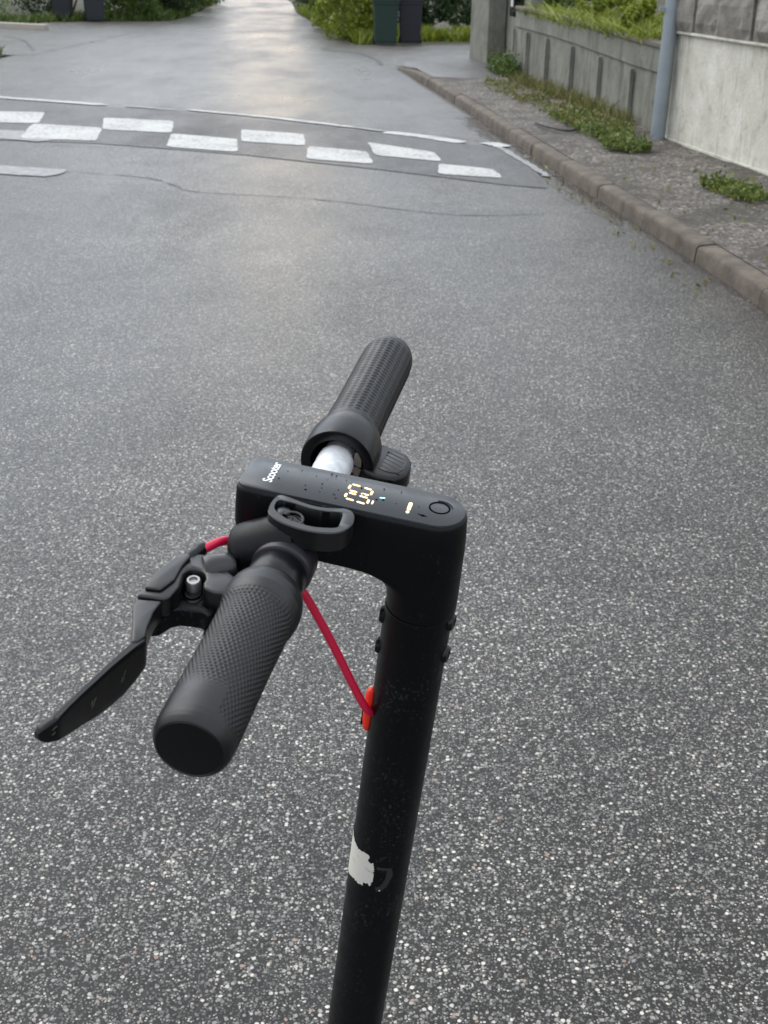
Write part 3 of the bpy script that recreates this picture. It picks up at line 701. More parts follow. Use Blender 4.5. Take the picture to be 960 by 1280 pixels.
# trees farther back, beyond the street
def tree(loc, h, m, label, rad=2.2, n=15000):
    r = empty('tree', loc); mb = MB(); th = h*.42
    mb.tube([(0, 0, -.1), (.08, .05, th*.5), (-.05, .1, th), (.05, 0, h*.8)], [.2, .15, .12, .04], 12, sub=4)
    for i in range(7):
        a = i*.9+random.random()*.5; z = th*(.7+.12*i); mb.tube([(0, 0, z), (math.cos(a)*rad*.4, math.sin(a)*rad*.4, z+rad*.35), (math.cos(a)*rad*.75, math.sin(a)*rad*.75, z+rad*.6)], [.07, .04, .015], 7)
    mb.build('trunk', M['bark'], r, smooth=True)
    P, t = crown_pts(n, 44, rad*.36, (rad, rad, h*.3)); P[:, 2] += h*.68
    leaves('crown', P, .17, m, r, tone=t); tag(r, label, 'tree', 'trees behind the bushes')
tree((-12.5, 40, 0), 7, M['green'], 'tall green tree behind the left bushes, set well back from the road'); tree((-17, 32, 0), 6.5, M['dark'], 'dark tree far left beyond the side road')
tree((16, 36, 0), 7, M['dark'], 'dark tree far behind the garden bank'); tree((9.5, 31, 0), 7.5, M['green'], 'green tree in the garden behind the gate pillar')
# grass and weeds
def blades(name, C, hgt, m, wid=.012, parent=None, lean=.5):
    n = len(C); h = hgt*rng.uniform(.5, 1.3, n)[:, None]; a = rng.uniform(0, 2*PI, n)
    side = np.stack([np.cos(a), np.sin(a), np.zeros(n)], 1)*wid*rng.uniform(.6, 1.4, n)[:, None]
    top = rng.normal(size=(n, 3))*lean; top[:, 2] = 1; top = top*h; mid = top*.55; mid[:, 2] = h[:, 0]*.6
    V = np.stack([C-side, C+side, C+mid+side*.7, C+top, C+mid-side*.7], 1).reshape(-1, 3)
    b = np.arange(n)*5; F = np.concatenate([np.stack([b, b+1, b+2, b+4], 1)]); F3 = np.stack([b+4, b+2, b+3, b+3], 1)
    # use quads for the foot and thin quads for the tip
    V2 = V.reshape(n, 5, 3); V4 = np.concatenate([V2, V2[:, 3:4]+side[:, None]*.1], 1).reshape(-1, 3); b = np.arange(n)*6
    F = np.concatenate([np.stack([b, b+1, b+2, b+4], 1), np.stack([b+4, b+2, b+5, b+3], 1)])
    t = rng.uniform(0, 1, n); return mesh_np(name, V4, F, np.concatenate([t, t]), m, parent)
def scatter_poly(poly, n, z, dens=None):
    P = np.array(poly); lo, hi = P.min(0), P.max(0); o = []
    while len(o) < n:
        x, y = rng.uniform(lo, hi); c = False; j = len(P)-1
        for i in range(len(P)):
            if (P[i][1] > y) != (P[j][1] > y) and x < (P[j][0]-P[i][0])*(y-P[i][1])/(P[j][1]-P[i][1])+P[i][0]: c = not c
            j = i
        if c and (dens is None or mnoise.noise(Vector((x*dens, y*dens, 1)))+.25 > rng.uniform(-.1, .5)): o.append((x, y, z))
    return np.array(o)
o = blades('grass', scatter_poly([(-5.9, 20.15), (-5.75, 17.5), (-6.6, 15), (-10, 16), (-12, 18.9), (-8, 19.7)], 9000, .02), .13, M['green'], .012)
tag(o, 'short grass on the left corner of the side road', 'grass', kind='stuff')
o = blades('grass', np.concatenate([scatter_poly([(-.62, 24.4), (-.5, 25), (.9, 25.9), (3.5, 26.0), (3.5, 27.6), (-.6, 27.4), (-1.2, 28)], 9000, -.03), scatter_poly([(-1.35, 28.6), (-.6, 24.2), (-.2, 25), (-.5, 29), (-1.5, 38), (-2.6, 37.3)], 9000, -.03)]), .22, M['lime'], .016)
tag(o, 'tall grass along the right edge of the far street and behind the wheelie bins', 'grass', kind='stuff')
o = blades('grass', scatter_poly([(-9.5, 27.9), (-7.9, 28.2), (-7.6, 30.2), (-5.4, 31.0), (-5.2, 33), (-5.45, 38), (-6.2, 47), (-7.2, 47), (-7, 33)], 9000, -.03), .2, M['green'], .016)
tag(o, 'long grass along the left edge of the far street', 'grass', kind='stuff')
o = blades('grass', np.concatenate([np.stack([2.02+rng.uniform(0, .7, 5200), (yy := rng.uniform(11.6, 16.6, 5200)), .86+.03*rng.normal(size=5200)], 1)-np.stack([(yy-13)*.115, yy*0, yy*0], 1)]), .11, M['lime'], .006, lean=1.1)
tag(o, 'yellow green grass hanging over the top of the panel wall', 'grass', kind='stuff')
# weeds on the gravel verge
def weedpatch(poly, n, size, m, label, h=.05, dens=1.4, z=.125):
    C = scatter_poly(poly, n, z, dens); C[:, 2] += np.abs(rng.normal(size=n))*h; o = leaves('weeds', C, size, m, up=.8); tag(o, label, 'weeds', kind='stuff')
weedpatch([(1.15, 15.9), (1.62, 16.1), (1.9, 14.2), (2.2, 11.7), (2.1, 11.0), (1.6, 11.6), (1.32, 13.6), (1.05, 15.2)], 3600, .03, M['dry'], 'dry mixed weeds along the foot of the panel wall', .03, 3.1)
weedpatch([(1.45, 12.8), (1.9, 12.6), (2.1, 11.2), (2.0, 10.5), (1.66, 10.9)], 2100, .03, M['weedgreen'], 'green weeds in the gravel in front of the metal post', .03, 3.3)
weedpatch([(1.72, 10.85), (2.02, 10.75), (2.08, 10.15), (1.9, 9.95), (1.7, 10.2)], 1700, .03, M['weedgreen'], 'dense green weed clump nearest the metal post', .035, 2.7)
weedpatch([(2.08, 8.55), (2.3, 8.6), (2.42, 8.05), (2.28, 7.85), (2.12, 8.1)], 1300, .032, M['weedgreen'], 'small bright green weed tuft alone in the gravel below the pale wall', .03, 2.2)
weedpatch([(1.3, 18.9), (1.5, 17.3), (1.62, 16.3), (1.45, 16.3), (1.3, 17.4), (1.2, 18.8)], 4500, .035, M['green'], 'green weeds at the foot of the gate pillar and step', .09, .3)
o = blades('weeds', scatter_poly([(1.55, 16), (1.98, 13.8), (2.22, 11.7), (2.08, 11.6), (1.82, 13.6), (1.42, 15.9)], 1100, .12), .13, M['dry'], .005); tag(o, 'thin dry stalks leaning on the panel wall', 'weeds', kind='stuff')
o = leaves('fallen_leaves', np.concatenate([scatter_poly([(1.0, 10.5), (1.15, 10.5), (1.75, 5.7), (1.55, 5.5)], 60, .012), scatter_poly([(1.9, 5), (3.2, 5), (2.6, 9), (1.5, 10)], 160, .125)]), .03, M['dry'], up=0)
tag(o, 'small brown fallen leaves and bits along the kerb and verge', 'leaves', kind='stuff')
mb = MB(); mb.tube([(1.32, 11.75, .125), (1.42, 11.35, .135), (1.55, 11.2, .13), (1.66, 11.35, .135)], .011, 8, sub=6); o = mb.build('hose_piece', M['crack'], smooth=True)
tag(o, 'short dark bent stick lying on the gravel just behind the kerb', 'stick'); o.name = 'stick'

# ================================================================== THE SCOOTER
# local axes: x = forward (F), y = rider's left (L), z = up along the stem (U); bar centre at z = ZB
F_ = Vector((-0.9743618669750957, 0.1891747773960306, 0.12178610668696307))
L2 = Vector((-0.20507864433412354, -0.9693970050445389, -0.1349525703673573))
U_ = Vector((0.09252946462010972, -0.15646836807431952, 0.9833391825658506))
O_ = Vector((-0.04880814, 0.7198639, 1.17162562-0.0))
ZB = 1.150
base = O_-U_*ZB
sc = empty('electric_scooter')
sc.matrix_world = Matrix(((F_.x, L2.x, U_.x, base.x), (F_.y, L2.y, U_.y, base.y), (F_.z, L2.z, U_.z, base.z), (0, 0, 0, 1)))
tag(sc, 'black electric scooter with lit dashboard, rubber grips and red brake cable on the road', 'scooter')
def part(mb, name, m, parent=sc, **kw):
    mb.v = [(x, y, z+ZB) for x, y, z in mb.v]; return mb.build(name, m, parent, **kw)
PX = -.0795
# --- stem pole
mb = MB(); mb.lathe([(.0226, -.98), (.0226, -.0495)], (PX, 0, 0), (0, 0, 1), 64)
stem = part(mb, 'stem', M['frame'], smooth=True)
for ang, z in ((6, -.0608), (6, -.0866), (172, -.0547), (172, -.0817)):
    a = R(ang); d = Vector((math.cos(a), math.sin(a), 0)); mb = MB()
    mb.lathe([(.0062, -.002), (.0062, .0008), (.0052, .0026), (.003, .0030), (.0028, .0016), (0.0002, .0016)], Vector((PX, 0, z))+d*.0222, d, 20, False)
    part(mb, 'screw', M['plastic'], stem, smooth=True)
# torn sticker on the pole
def cylpatch(outline, r, n=26):
    """fill an outline given in (angle deg, z) by a fine grid wrapped on the pole"""
    P = np.array(outline); lo, hi = P.min(0), P.max(0); mb = MB(); nx, ny = 60, 46; idx = {}
    def inside(x, y):
        c = False; j = len(P)-1
        for i in range(len(P)):
            if (P[i][1] > y) != (P[j][1] > y) and x < (P[j][0]-P[i][0])*(y-P[i][1])/(P[j][1]-P[i][1])+P[i][0]: c = not c
            j = i
        return c
    def vid(i, j):
        if (i, j) not in idx:
            a = R(lo[0]+(hi[0]-lo[0])*i/nx); z = lo[1]+(hi[1]-lo[1])*j/ny
            idx[i, j] = len(mb.v); mb.v.append((PX+r*math.cos(a), r*math.sin(a), z))
        return idx[i, j]
    for i in range(nx):
        for j in range(ny):
            x = lo[0]+(hi[0]-lo[0])*(i+.5)/nx; y = lo[1]+(hi[1]-lo[1])*(j+.5)/ny
            jx = 2.0*mnoise.noise(Vector((x*.3, y*900, 0))); jy = .0007*mnoise.noise(Vector((x*.3, y*900, 7)))
            if inside(x+jx, y+jy): mb.f.append((vid(i, j), vid(i+1, j), vid(i+1, j+1), vid(i, j+1)))
    return mb
st = cylpatch([(-8, -.262), (20, -.2645), (35, -.2670), (48.5, -.2682), (66, -.2668), (76.7, -.2672), (73.3, -.2733), (80, -.2745), (85, -.2734), (88, -.28), (88.6, -.2925), (86, -.296), (84, -.2996), (79, -.2965), (76.8, -.2976), (72, -.2972), (69, -.3015), (60, -.3018), (49, -.3012), (35, -.3035), (22, -.3057), (-8, -.306)], .0229)
part(st, 'torn_sticker', M['sticker'], stem, smooth=True)
rs_ = cylpatch([(92, -.276), (120, -.277), (126, -.285), (118, -.296), (108, -.302), (98, -.303), (94, -.299), (104, -.297), (112, -.288), (112, -.280), (92, -.279)], .0228)
part(rs_, 'glue_residue', M['residue'], stem, smooth=True)
mb = MB(); mb.lathe([(.0008, 0), (.0006, .0004)], (PX+.0226*math.cos(R(103.6)), .0226*math.sin(R(103.6)), -.3016), (math.cos(R(103)), math.sin(R(103)), 0), 8); part(mb, 'paper_fleck', M['sticker'], stem)
# --- head (L-shaped casing): horizontal sections of a stadium that shortens into the round pole
def head_sec(z, front, rw, n=20, rc=None):
    cx = PX-.001; pts = []
    rc = rc if rc is not None else .007
    rc = min(rc, rw*.98)
    for k in range(n+1):
        a = PI/2+PI*k/n; pts.append((cx+rw*math.cos(a), rw*math.sin(a)))   # rear half circle
    fx = front-rc
    for k in range(1, 6): pts.append((cx+(fx-cx)*k/6, -rw))
    for k in range(9):
        a = -PI/2+PI/2*k/8; pts.append((fx+rc*math.cos(a), -rw+rc+rc*math.sin(a)))
    for k in range(9):
        a = PI/2*k/8; pts.append((fx+rc*math.cos(a), rw-rc+rc*math.sin(a)))
    for k in range(5, 0, -1): pts.append((cx+(fx-cx)*k/6, rw))
    return [(x, y, z) for x, y in pts]
mb = MB(); ss = []
circ_f = PX-.001+.0226
for z, fr, rw, rc in [(-.0485, circ_f, .0226, .0221), (-.0475, circ_f+.0002, .0229, .0222), (-.043, circ_f+.0004, .0229, .022), (-.036, circ_f+.0012, .0229, .0215), (-.030, circ_f+.003, .0228, .020),
                      (-.0255, circ_f+.0055, .0227, .018), (-.0215, circ_f+.0095, .0226, .015), (-.0185, circ_f+.015, .0225, .012), (-.0168, circ_f+.021, .0224, .010), (-.0158, circ_f+.03, .0224, .009), (-.0152, circ_f+.06, .0223, .008),
                      (-.0148, .030, .0223, .007), (-.0135, .0385, .0223, .007), (-.010, .0415, .0222, .007), (0, .0432, .0221, .007), (.012, .0436, .0213, .007), (.0225, .0436, .0202, .007), (.0242, .0430, .0196, .007), (.0248, .0422, .0188, .0065)]:
    ss.append(head_sec(z, fr, rw, rc=rc))
mb.rings(ss); head = part(mb, 'stem_head', M['frame'], smooth=True)
mb = MB(); mb.lathe([(.0231, -.0006), (.0231, .0006)], (PX-.0005, 0, -.049), (0, 0, 1), 64); part(mb, 'joint_ring', M['plastic'], smooth=True, parent=head)
# --- dashboard plate
mb = MB(); mb.rings([head_sec(.0249, .0424, .0186, rc=.0062), head_sec(.0262, .0422, .0184, rc=.006), head_sec(.0267, .0415, .0178, rc=.0055)])
dash = part(mb, 'dashboard', M['panel'], smooth=True)
Z1 = .02685
def flat(mb, poly, z=Z1, t=.00012): mb.prism(poly, z, z+t)
def capsule(x0, y0, x1, y1, w, n=6):
    d = Vector((x1-x0, y1-y0)); a0 = math.atan2(d.y, d.x); o = []
    for k in range(n+1):
        a = a0-PI/2+PI*k/n; o.append((x1+w*math.cos(a), y1+w*math.sin(a)))
    for k in range(n+1):
        a = a0+PI/2+PI*k/n; o.append((x0+w*math.cos(a), y0+w*math.sin(a)))
    return o
def ledseg(s, w=.00074):
    x0, y0, x1, y1 = s; d = Vector((x1-x0, y1-y0)); L = d.length; d /= L; x0 += d.x*w*.6; y0 += d.y*w*.6; x1 -= d.x*w*.6; y1 -= d.y*w*.6
    n = Vector((-d.y, d.x))*w
    return [(x0-d.x*w*.8, y0-d.y*w*.8), (x0-n.x, y0-n.y), (x1-n.x, y1-n.y), (x1+d.x*w*.8, y1+d.y*w*.8), (x1+n.x, y1+n.y), (x0+n.x, y0+n.y)]
far = [(-.0244, -.0061, -.0244, -.0017), (-.0253, -.0075, -.0305, -.0070), (-.0254, 0, -.0302, .0005), (-.0334, -.0064, -.0382, -.0056), (-.0391, -.0044, -.0389, .0002), (-.0329, .0009, -.0379, .0012)]
near = [(-.0256, .0027, -.0303, .0034), (-.0244, .0042, -.0244, .0083), (-.0254, .0098, -.0304, .0105), (-.0327, .0038, -.0379, .0045), (-.0390, .006, -.0391, .0104), (-.0325, .0109, -.0376, .0116), ]
for D in (far, near):
    mb = MB(); [flat(mb, ledseg(s)) for s in D]; part(mb, 'display_digit', M['led'], dash)
mb = MB(); flat(mb, ledseg((-.0419, .0062, -.0419, .0102), .0005)); part(mb, 'decimal_light', M['led'], dash)
mb = MB(); flat(mb, capsule(-.0453, .0012, -.0478, .0006, .00045)); part(mb, 'link_light', M['ledb'], dash)
mb = MB(); flat(mb, ledseg((-.0646, -.0006, -.0646, .0085), .0011)); flat(mb, ledseg((-.0646, .0093, -.0645, .0118), .001)); part(mb, 'battery_bar', M['led'], dash)
mb = MB(); flat(mb, [(-.0705, .0098), (-.0742, .0104), (-.0738, .0096), (-.0772, .0113), (-.0745, .0116), (-.0748, .0124)]); part(mb, 'charge_mark', M['ringline'], dash)
# power button: ring groove and cap
def annulus(mb, cx, cy, ri, ro, z0, z1, n=40, a0=0, a1=2*PI):
    full = abs(a1-a0-2*PI) < 1e-6; k = n if full else n+1
    rs = []
    for i in range(k):
        a = a0+(a1-a0)*i/n; c, s = math.cos(a), math.sin(a)
        rs.append([(cx+ri*c, cy+ri*s, z0), (cx+ri*c, cy+ri*s, z1), (cx+ro*c, cy+ro*s, z1), (cx+ro*c, cy+ro*s, z0)])
    mb.rings(rs, cap=not full, closed=full)
BX, BY = -.0826, -.0015
mb = MB(); annulus(mb, BX, BY, .0058, .0068, Z1-.0003, Z1+.00015); annulus(mb, BX-.0002, BY-.0003, .0077, .0080, Z1-.0003, Z1+.0001, 30, R(190), R(290)); part(mb, 'power_button', M['ringline'], dash)
# printed word
cu = bpy.data.curves.new('word', 'FONT'); cu.body = 'Scooter'; cu.size = .0092; cu.offset = .00018; cu.extrude = 0.00005; cu.space_character = .95
to = bpy.data.objects.new('word', cu); COL.objects.link(to)
dg = bpy.context.evaluated_depsgraph_get(); tm = bpy.data.meshes.new_from_object(to.evaluated_get(dg)); bpy.data.objects.remove(to)
xs = [v.co.x for v in tm.vertices]; wdt = max(xs)-min(xs); kx = .0245/wdt
for v in tm.vertices:
    x, y, z = v.co; v.co = (.0228+y*.92, .0098-(x-min(xs))*kx, Z1+ZB+.0001+z)
tm.name = 'brand_word'; link('printed_word', tm, M['print'], dash)
# rain drops
mb = MB()
dr = [(0.0006, 0.0095, .00085), (0.002, 0.0048, .0005), (-0.0074, -0.0009, .0006), (-0.0103, -0.0143, .0007), (-0.0135, -0.0135, .0006), (0.0197, 0.0031, .0006), (-0.0194, 0.0121, .0006), (-0.0169, 0.0082, .0005), (-0.0186, 0.0022, .0005), (-0.018, 0.0086, .0004), (-0.0082, 0.0084, .0004), (-0.0017, -0.0085, .0004), (-0.0083, 0.004, .0004), (-0.0092, -0.0082, .0003), (-0.0206, -0.0108, .0004), (0.0088, -0.0116, .0004), (0.0168, -0.0073, .0004),
      (-.0435, .0040, .0008), (-.0475, .0028, .0008), (-.0318, -.0055, .0007), (-.0345, .0018, .0008), (-.0455, -.0098, .0006), (-.0565, -.0105, .0005), (-.07, .002, .0004), (-.056, .004, .0004)]
for x, y, r in dr: mb.lathe([(r, 0), (r*.9, r*.22), (r*.55, r*.38), (.00002, r*.42)], (x, y, Z1), (0, 0, 1), 12)
part(mb, 'rain_drops', M['recess'], dash, smooth=True)
# --- handlebar
mb = MB(); mb.lathe([(.0152, .0195), (.0152, .035), (.0155, .062), (.0162, .066), (.0162, .082)], (0, 0, 0), (0, 1, 0), 40)
mb.lathe([(.011, .08), (.011, .2)], (0, 0, 0), (0, 1, 0), 24)
bar = part(mb, 'handlebar', M['frame'], smooth=True)
mb = MB(); n = 48; rs = []
for i in range(24):
    y = -.0185-.0555*i/23; rs.append([((.0128+.00035*mnoise.noise(Vector((math.cos(a)*4, math.sin(a)*4, y*260))))*math.cos(a), y, (.0128+.00035*mnoise.noise(Vector((math.cos(a)*4, math.sin(a)*4, y*260))))*math.sin(a)) for a in [2*PI*k/n for k in range(n)]])
mb.rings(rs); mb.lathe([(.011, -.2), (.011, -.07)], (0, 0, 0), (0, 1, 0), 24)
part(mb, 'bare_metal_section', M['bare'], bar, smooth=True)
# --- grips with moulded relief
def grip(name, y0, y1, prof, relief, nt, ny):
    """prof: (fraction, radius); relief(theta, s_m) gives extra radius"""
    rs = []; sgn = 1 if y1 > y0 else -1; L = abs(y1-y0)
    for i in range(ny+1):
        f = i/ny; f = 1-(1-f)**1.0; y = y0+(y1-y0)*f; r = np.interp(f, [p[0] for p in prof], [p[1] for p in prof])
        rs.append([((r+relief(a, f*L, r))*math.cos(a), y, (r+relief(a, f*L, r))*math.sin(a)) for a in [2*PI*k/nt for k in range(nt)]])
    mb = MB(); mb.rings(rs); return mb
def dimples(a, s, r):
    if s < .024 or s > .128: return 0
    fade = min(1, (s-.024)/.005)*min(1, (.128-s)/.006)
    if s > .10 and math.sin(a+.9) > .15: fade *= max(0, 1-(s-.10)/.01)
    u = a*r/.0029; v = s/.0025; row = math.floor(v); uu = (u+.5*(row % 2)) % 1-.5; vv = v % 1-.5
    d = math.sqrt((uu*.95)**2+(vv*1.0)**2); return -.0007*fade*max(0, 1-(d/.42)**2)
mb = grip('g', .083, .219, [(0, .0165), (.012, .0195), (.04, .0218), (.08, .0231), (.13, .0234), (.18, .0226), (.23, .0213), (.5, .0209), (.85, .0214), (.93, .0213), (.96, .0209), (.98, .0201), (.993, .0190), (1, .0181)], dimples, 288, 330)
lg = part(mb, 'rubber_grip', M['rubber'], smooth=True)
mb = MB(); mb.lathe([(.0181, 0), (.0172, .0006), (.0168, .0002), (.0160, .0003), (.010, .0008), (.0002, .0009)], (0, .2188, 0), (0, 1, 0), 48, False); part(mb, 'end_cap', M['plastic'], lg, smooth=True)
def ribs(a, s, r):
    if s < .006 or s > .136: return 0
    fade = min(1, (s-.006)/.005)*min(1, (.136-s)/.008)
    w1 = math.sin(2*PI*s/.0046+a*11); w2 = math.sin(2*PI*s/.0046-a*11)
    return .00042*fade*(w1*1.05+w2*.6)*.75
mb = grip('g', -.108, -.2555, [(0, .0206), (.04, .0206), (.3, .0199), (.85, .0202), (.92, .0198), (.96, .0184), (.985, .0150), (1, .0100)], ribs, 220, 300)
rg = part(mb, 'rubber_grip', M['rubber'], smooth=True)
mb = MB(); mb.lathe([(.0102, 0), (.006, -.0012), (.0003, -.0016)], (0, -.2553, 0), (0, 1, 0), 32, False); part(mb, 'end_cap', M['rubber'], rg, smooth=True)
# --- throttle
mb = MB(); prof = [(.0182, -.0745), (.0188, -.0722), (.0236, -.0716), (.0256, -.0724), (.0262, -.075), (.0262, -.094), (.0252, -.1025), (.0228, -.1095), (.0212, -.113), (.0205, -.1135)]
mb.lathe(prof, (-.001, 0, -.001), (0, 1, 0), 64, False)
thr = part(mb, 'throttle_housing', M['plastic'], smooth=True)
mb = MB(); mb.lathe([(.0182, -.0744), (.0182, -.090), (.0128, -.090)], (-.001, 0, -.001), (0, 1, 0), 48, False); part(mb, 'inner_sleeve', M['recess'], thr, smooth=True)
mb = MB()
rs = []
for k in range(13):
    a = R(150+k*7); c, s = math.cos(a), math.sin(a)
    rs.append([(-.001+.0137*c, -.0735, .0137*s), (-.001+.0137*c, -.083, .0137*s), (-.001+.0158*c, -.083, .0158*s), (-.001+.0158*c, -.0735, .0158*s)])
mb.rings(rs); mb.prism([(-.0150, .0110), (-.0128, .0105), (-.0125, .0016), (-.0182, .0000), (-.0180, .0060)], -.085, -.0722, lambda x, y, z: (x, z, y)); mb.prism([(-.0183, -.0016), (-.0128, -.0000), (-.0120, -.0050), (-.0170, -.0080)], -.085, -.0722, lambda x, y, z: (x, z, y))
part(mb, 'clamp', M['bronze'], thr, bevel=.0003)
pad = [(-.018, -.107), (-.027, -.1105), (-.036, -.1075), (-.0445, -.1035), (-.0490, -.0965), (-.0505, -.087), (-.0500, -.077), (-.0460, -.0690), (-.0400, -.0650), (-.031, -.0655), (-.022, -.069), (-.016, -.074)]
mb = MB(); mb.prism(pad, -.0165, .0005); pl = part(mb, 'thumb_lever', M['plastic'], thr, bevel=.0035, seg=4, smooth=True)
mb = MB(); c0 = (-.0385, -.0865)
mb.prism([(x*.62+c0[0]*.38-.001, y*.62+c0[1]*.38) for x, y in pad[1:11]], .0003, .0010); 
part(mb, 'lever_pad', M['bellplastic'], pl, bevel=.0004, smooth=True)
mb = MB()
for k in range(5):
    y = -.097+k*.005; mb.tube([(-.031, y-.003, .0009), (-.045, y+.004, .0009)], .0004, 6)
part(mb, 'pad_ridge', M['bellplastic'], pl, smooth=True)
# --- bell
mb = MB(); mb.lathe([(.0166, .0430), (.0186, .0438), (.0192, .046), (.0192, .0600), (.0184, .0622), (.0166, .0632)], (0, 0, 0), (0, 1, 0), 48)
bell = part(mb, 'bell_clamp', M['purple'], smooth=True)
mb = MB(); mb.lathe([(.013, -.006), (.0165, .002), (.0178, .010), (.0180, .020), (.0182, .0290), (.0178, .0305), (.0180, .0312), (.0172, .0345), (.014, .0375), (.007, .039), (.0004, .0393)], (-.002, .045, .0125), (.86, -.02, -.50), 56, False)
part(mb, 'bell_dome', M['frame'], bell, smooth=True)
ro = [(0.0133, 0.0254), (0.0097, 0.0250), (0.0034, 0.0268), (-0.0036, 0.0285), (-0.0101, 0.0293), (-0.0174, 0.0288), (-0.0248, 0.0264), (-0.03, 0.0250), (-0.0338, 0.0273), (-0.0359, 0.0323), (-0.0366, 0.0389), (-0.0355, 0.0444), (-0.0325, 0.0500), (-0.0284, 0.0535), (-0.0205, 0.0560), (-0.0122, 0.0568), (-0.0034, 0.0558), (0.0047, 0.0535), (0.0107, 0.0495), (0.0140, 0.0455), (0.0152, 0.0401), (0.0150, 0.0319)]
ri = [(0.0087, 0.0310), (0.0023, 0.0312), (-0.0045, 0.0325), (-0.011, 0.0332), (-0.0183, 0.0326), (-0.023, 0.0314), (-0.0268, 0.0306), (-0.0284, 0.0312), (-0.0290, 0.0349), (-0.0293, 0.04), (-0.0292, 0.0455), (-0.0275, 0.0478), (-0.0219, 0.0498), (-0.015, 0.0512), (-0.0088, 0.0509), (-0.0003, 0.0494), (0.0056, 0.0462), (0.0098, 0.0430), (0.0118, 0.0394), (0.0122, 0.0340), (0.0110, 0.0313)]
def closed_smooth(P, sub=4):
    P = [Vector((x, y, 0)) for x, y in P]; n = len(P); o = []
    for i in range(n):
        p0, p1, p2, p3 = P[i-1], P[i], P[(i+1) % n], P[(i+2) % n]
        for k in range(sub):
            t = k/sub; q = .5*((2*p1)+(p2-p0)*t+(2*p0-5*p1+4*p2-p3)*t*t+(3*p1-p0-3*p2+p3)*t**3); o.append((q.x, q.y))
    return o
ro, ri = closed_smooth(ro), closed_smooth(ri)
def zc(x): return .0290-.0035*max(0, (x+.012)/.03)*0+(-.0022*math.cos((x+.012)/.026*1.5))+.0022
def resample(P, n):
    P = P+[P[0]]; c = [0]
    for i in range(1, len(P)): c.append(c[-1]+math.hypot(P[i][0]-P[i-1][0], P[i][1]-P[i-1][1]))
    return [(np.interp(c[-1]*k/n, c, [p[0] for p in P]), np.interp(c[-1]*k/n, c, [p[1] for p in P])) for k in range(n)]
ri2 = resample(ri, 120); cxr, cyr = -.009, .041
def outer_at(x, y):
    # the outer rim point on the ray from the ring's middle through this inner point
    a = math.atan2((y-cyr)*1.6, x-cxr); return min(ro, key=lambda p: abs(math.atan2(math.sin(math.atan2((p[1]-cyr)*1.6, p[0]-cxr)-a), math.cos(math.atan2((p[1]-cyr)*1.6, p[0]-cxr)-a))))
ro = resample(ro, 900)
mb = MB(); rs = []
for xi, yi in ri2:
    xo, yo = outer_at(xi, yi)
    zt = .0298; mx = lambda t: (xi+(xo-xi)*t, yi+(yo-yi)*t)
    rs.append([(xi, yi, zt-.013), (xi, yi, zt-.0004), (*mx(.08), zt), (*mx(.88), zt), (xo, yo, zt-.0007), (xo, yo, zt-.0135)])
mb.rings(rs, cap=False, closed=True)
lever = part(mb, 'bell_lever', M['bellplastic'], bell, smooth=True)
mb = MB(); mb.prism(resample(ri, 80), .0150, .0172); part(mb, 'lever_base', M['recess'], lever)
mb = MB(); mb.prism([(.0105, .0325), (.002, .036), (-.010, .046), (-.012, .050), (-.004, .047), (.004, .042), (.011, .038)], .0178, .0262); part(mb, 'hammer_arm', M['plastic'], lever, bevel=.0012, smooth=True)
mb = MB()
sp = [(-.001+.0058*math.cos(t), .0425+.0058*math.sin(t), .019+t*.00045) for t in np.linspace(0, 6*PI, 70)]; mb.tube(sp, .0009, 8)
part(mb, 'spring', M['bellplastic'], lever, smooth=True)
mb = MB(); mb.lathe([(.0045, .017), (.0045, .0268), (.0035, .0276), (.0002, .0276)], (.0065, .0375, 0), (0, 0, 1), 20, False); part(mb, 'bolt', M['bellplastic'], lever, smooth=True)
mb = MB(); mb.lathe([(.0011, 0), (.0009, .0006), (.0001, .0008)], (-.0060, .0636, .0085), (0, .8, .4), 10, False); part(mb, 'drop', M['steel'], bell, smooth=True)
# --- brake lever
mb = MB(); mb.lathe([(.0166, .0640), (.0176, .0655), (.0176, .0820), (.0168, .0835)], (0, 0, 0), (0, 1, 0), 48)
brk = part(mb, 'brake_clamp', M['plastic'], smooth=True)
mb = MB(); mb.prism([(0.0700, 0.1128), (0.0671, 0.0908), (0.0619, 0.0722), (0.0563, 0.0643), (0.0485, 0.0612), (0.0371, 0.0640), (0.0290, 0.0720), (0.0242, 0.0755), (0.0163, 0.0712), (0.0110, 0.0665), (0.0090, 0.0740), (0.0100, 0.0800), (0.0161, 0.0820), (0.0205, 0.0894), (0.0227, 0.094), (0.03, 0.095), (0.0368, 0.0932), (0.0385, 0.0890), (0.0386, 0.0845), (0.0405, 0.0800), (0.0440, 0.0775), (0.0485, 0.0775), (0.0512, 0.0800), (0.0521, 0.0850), (0.05, 0.0973), (0.0516, 0.1083), (0.0539, 0.1110)], -.0135, .0005)
hs = part(mb, 'brake_housing', M['bellplastic'], brk, bevel=.0018, seg=3, smooth=True)
mb = MB(); mb.prism([(.0668, .0915), (.0618, .0740), (.0565, .0665), (.0530, .0690), (.0545, .0800), (.0540, .0940), (.0580, .1060), (.0675, .1075)], 0.0003, .0028); part(mb, 'reservoir_lid', M['bellplastic'], hs, bevel=.0012, seg=3, smooth=True)
mb = MB(); mb.lathe([(.0090, -.006), (.0104, -.003), (.0106, .0095), (.0096, .0125), (.006, .0138), (.0002, .0138)], (.0395, .0690, -.0052), (-.72, -.42, -.05), 36); part(mb, 'adjuster_barrel', M['bellplastic'], hs, smooth=True)
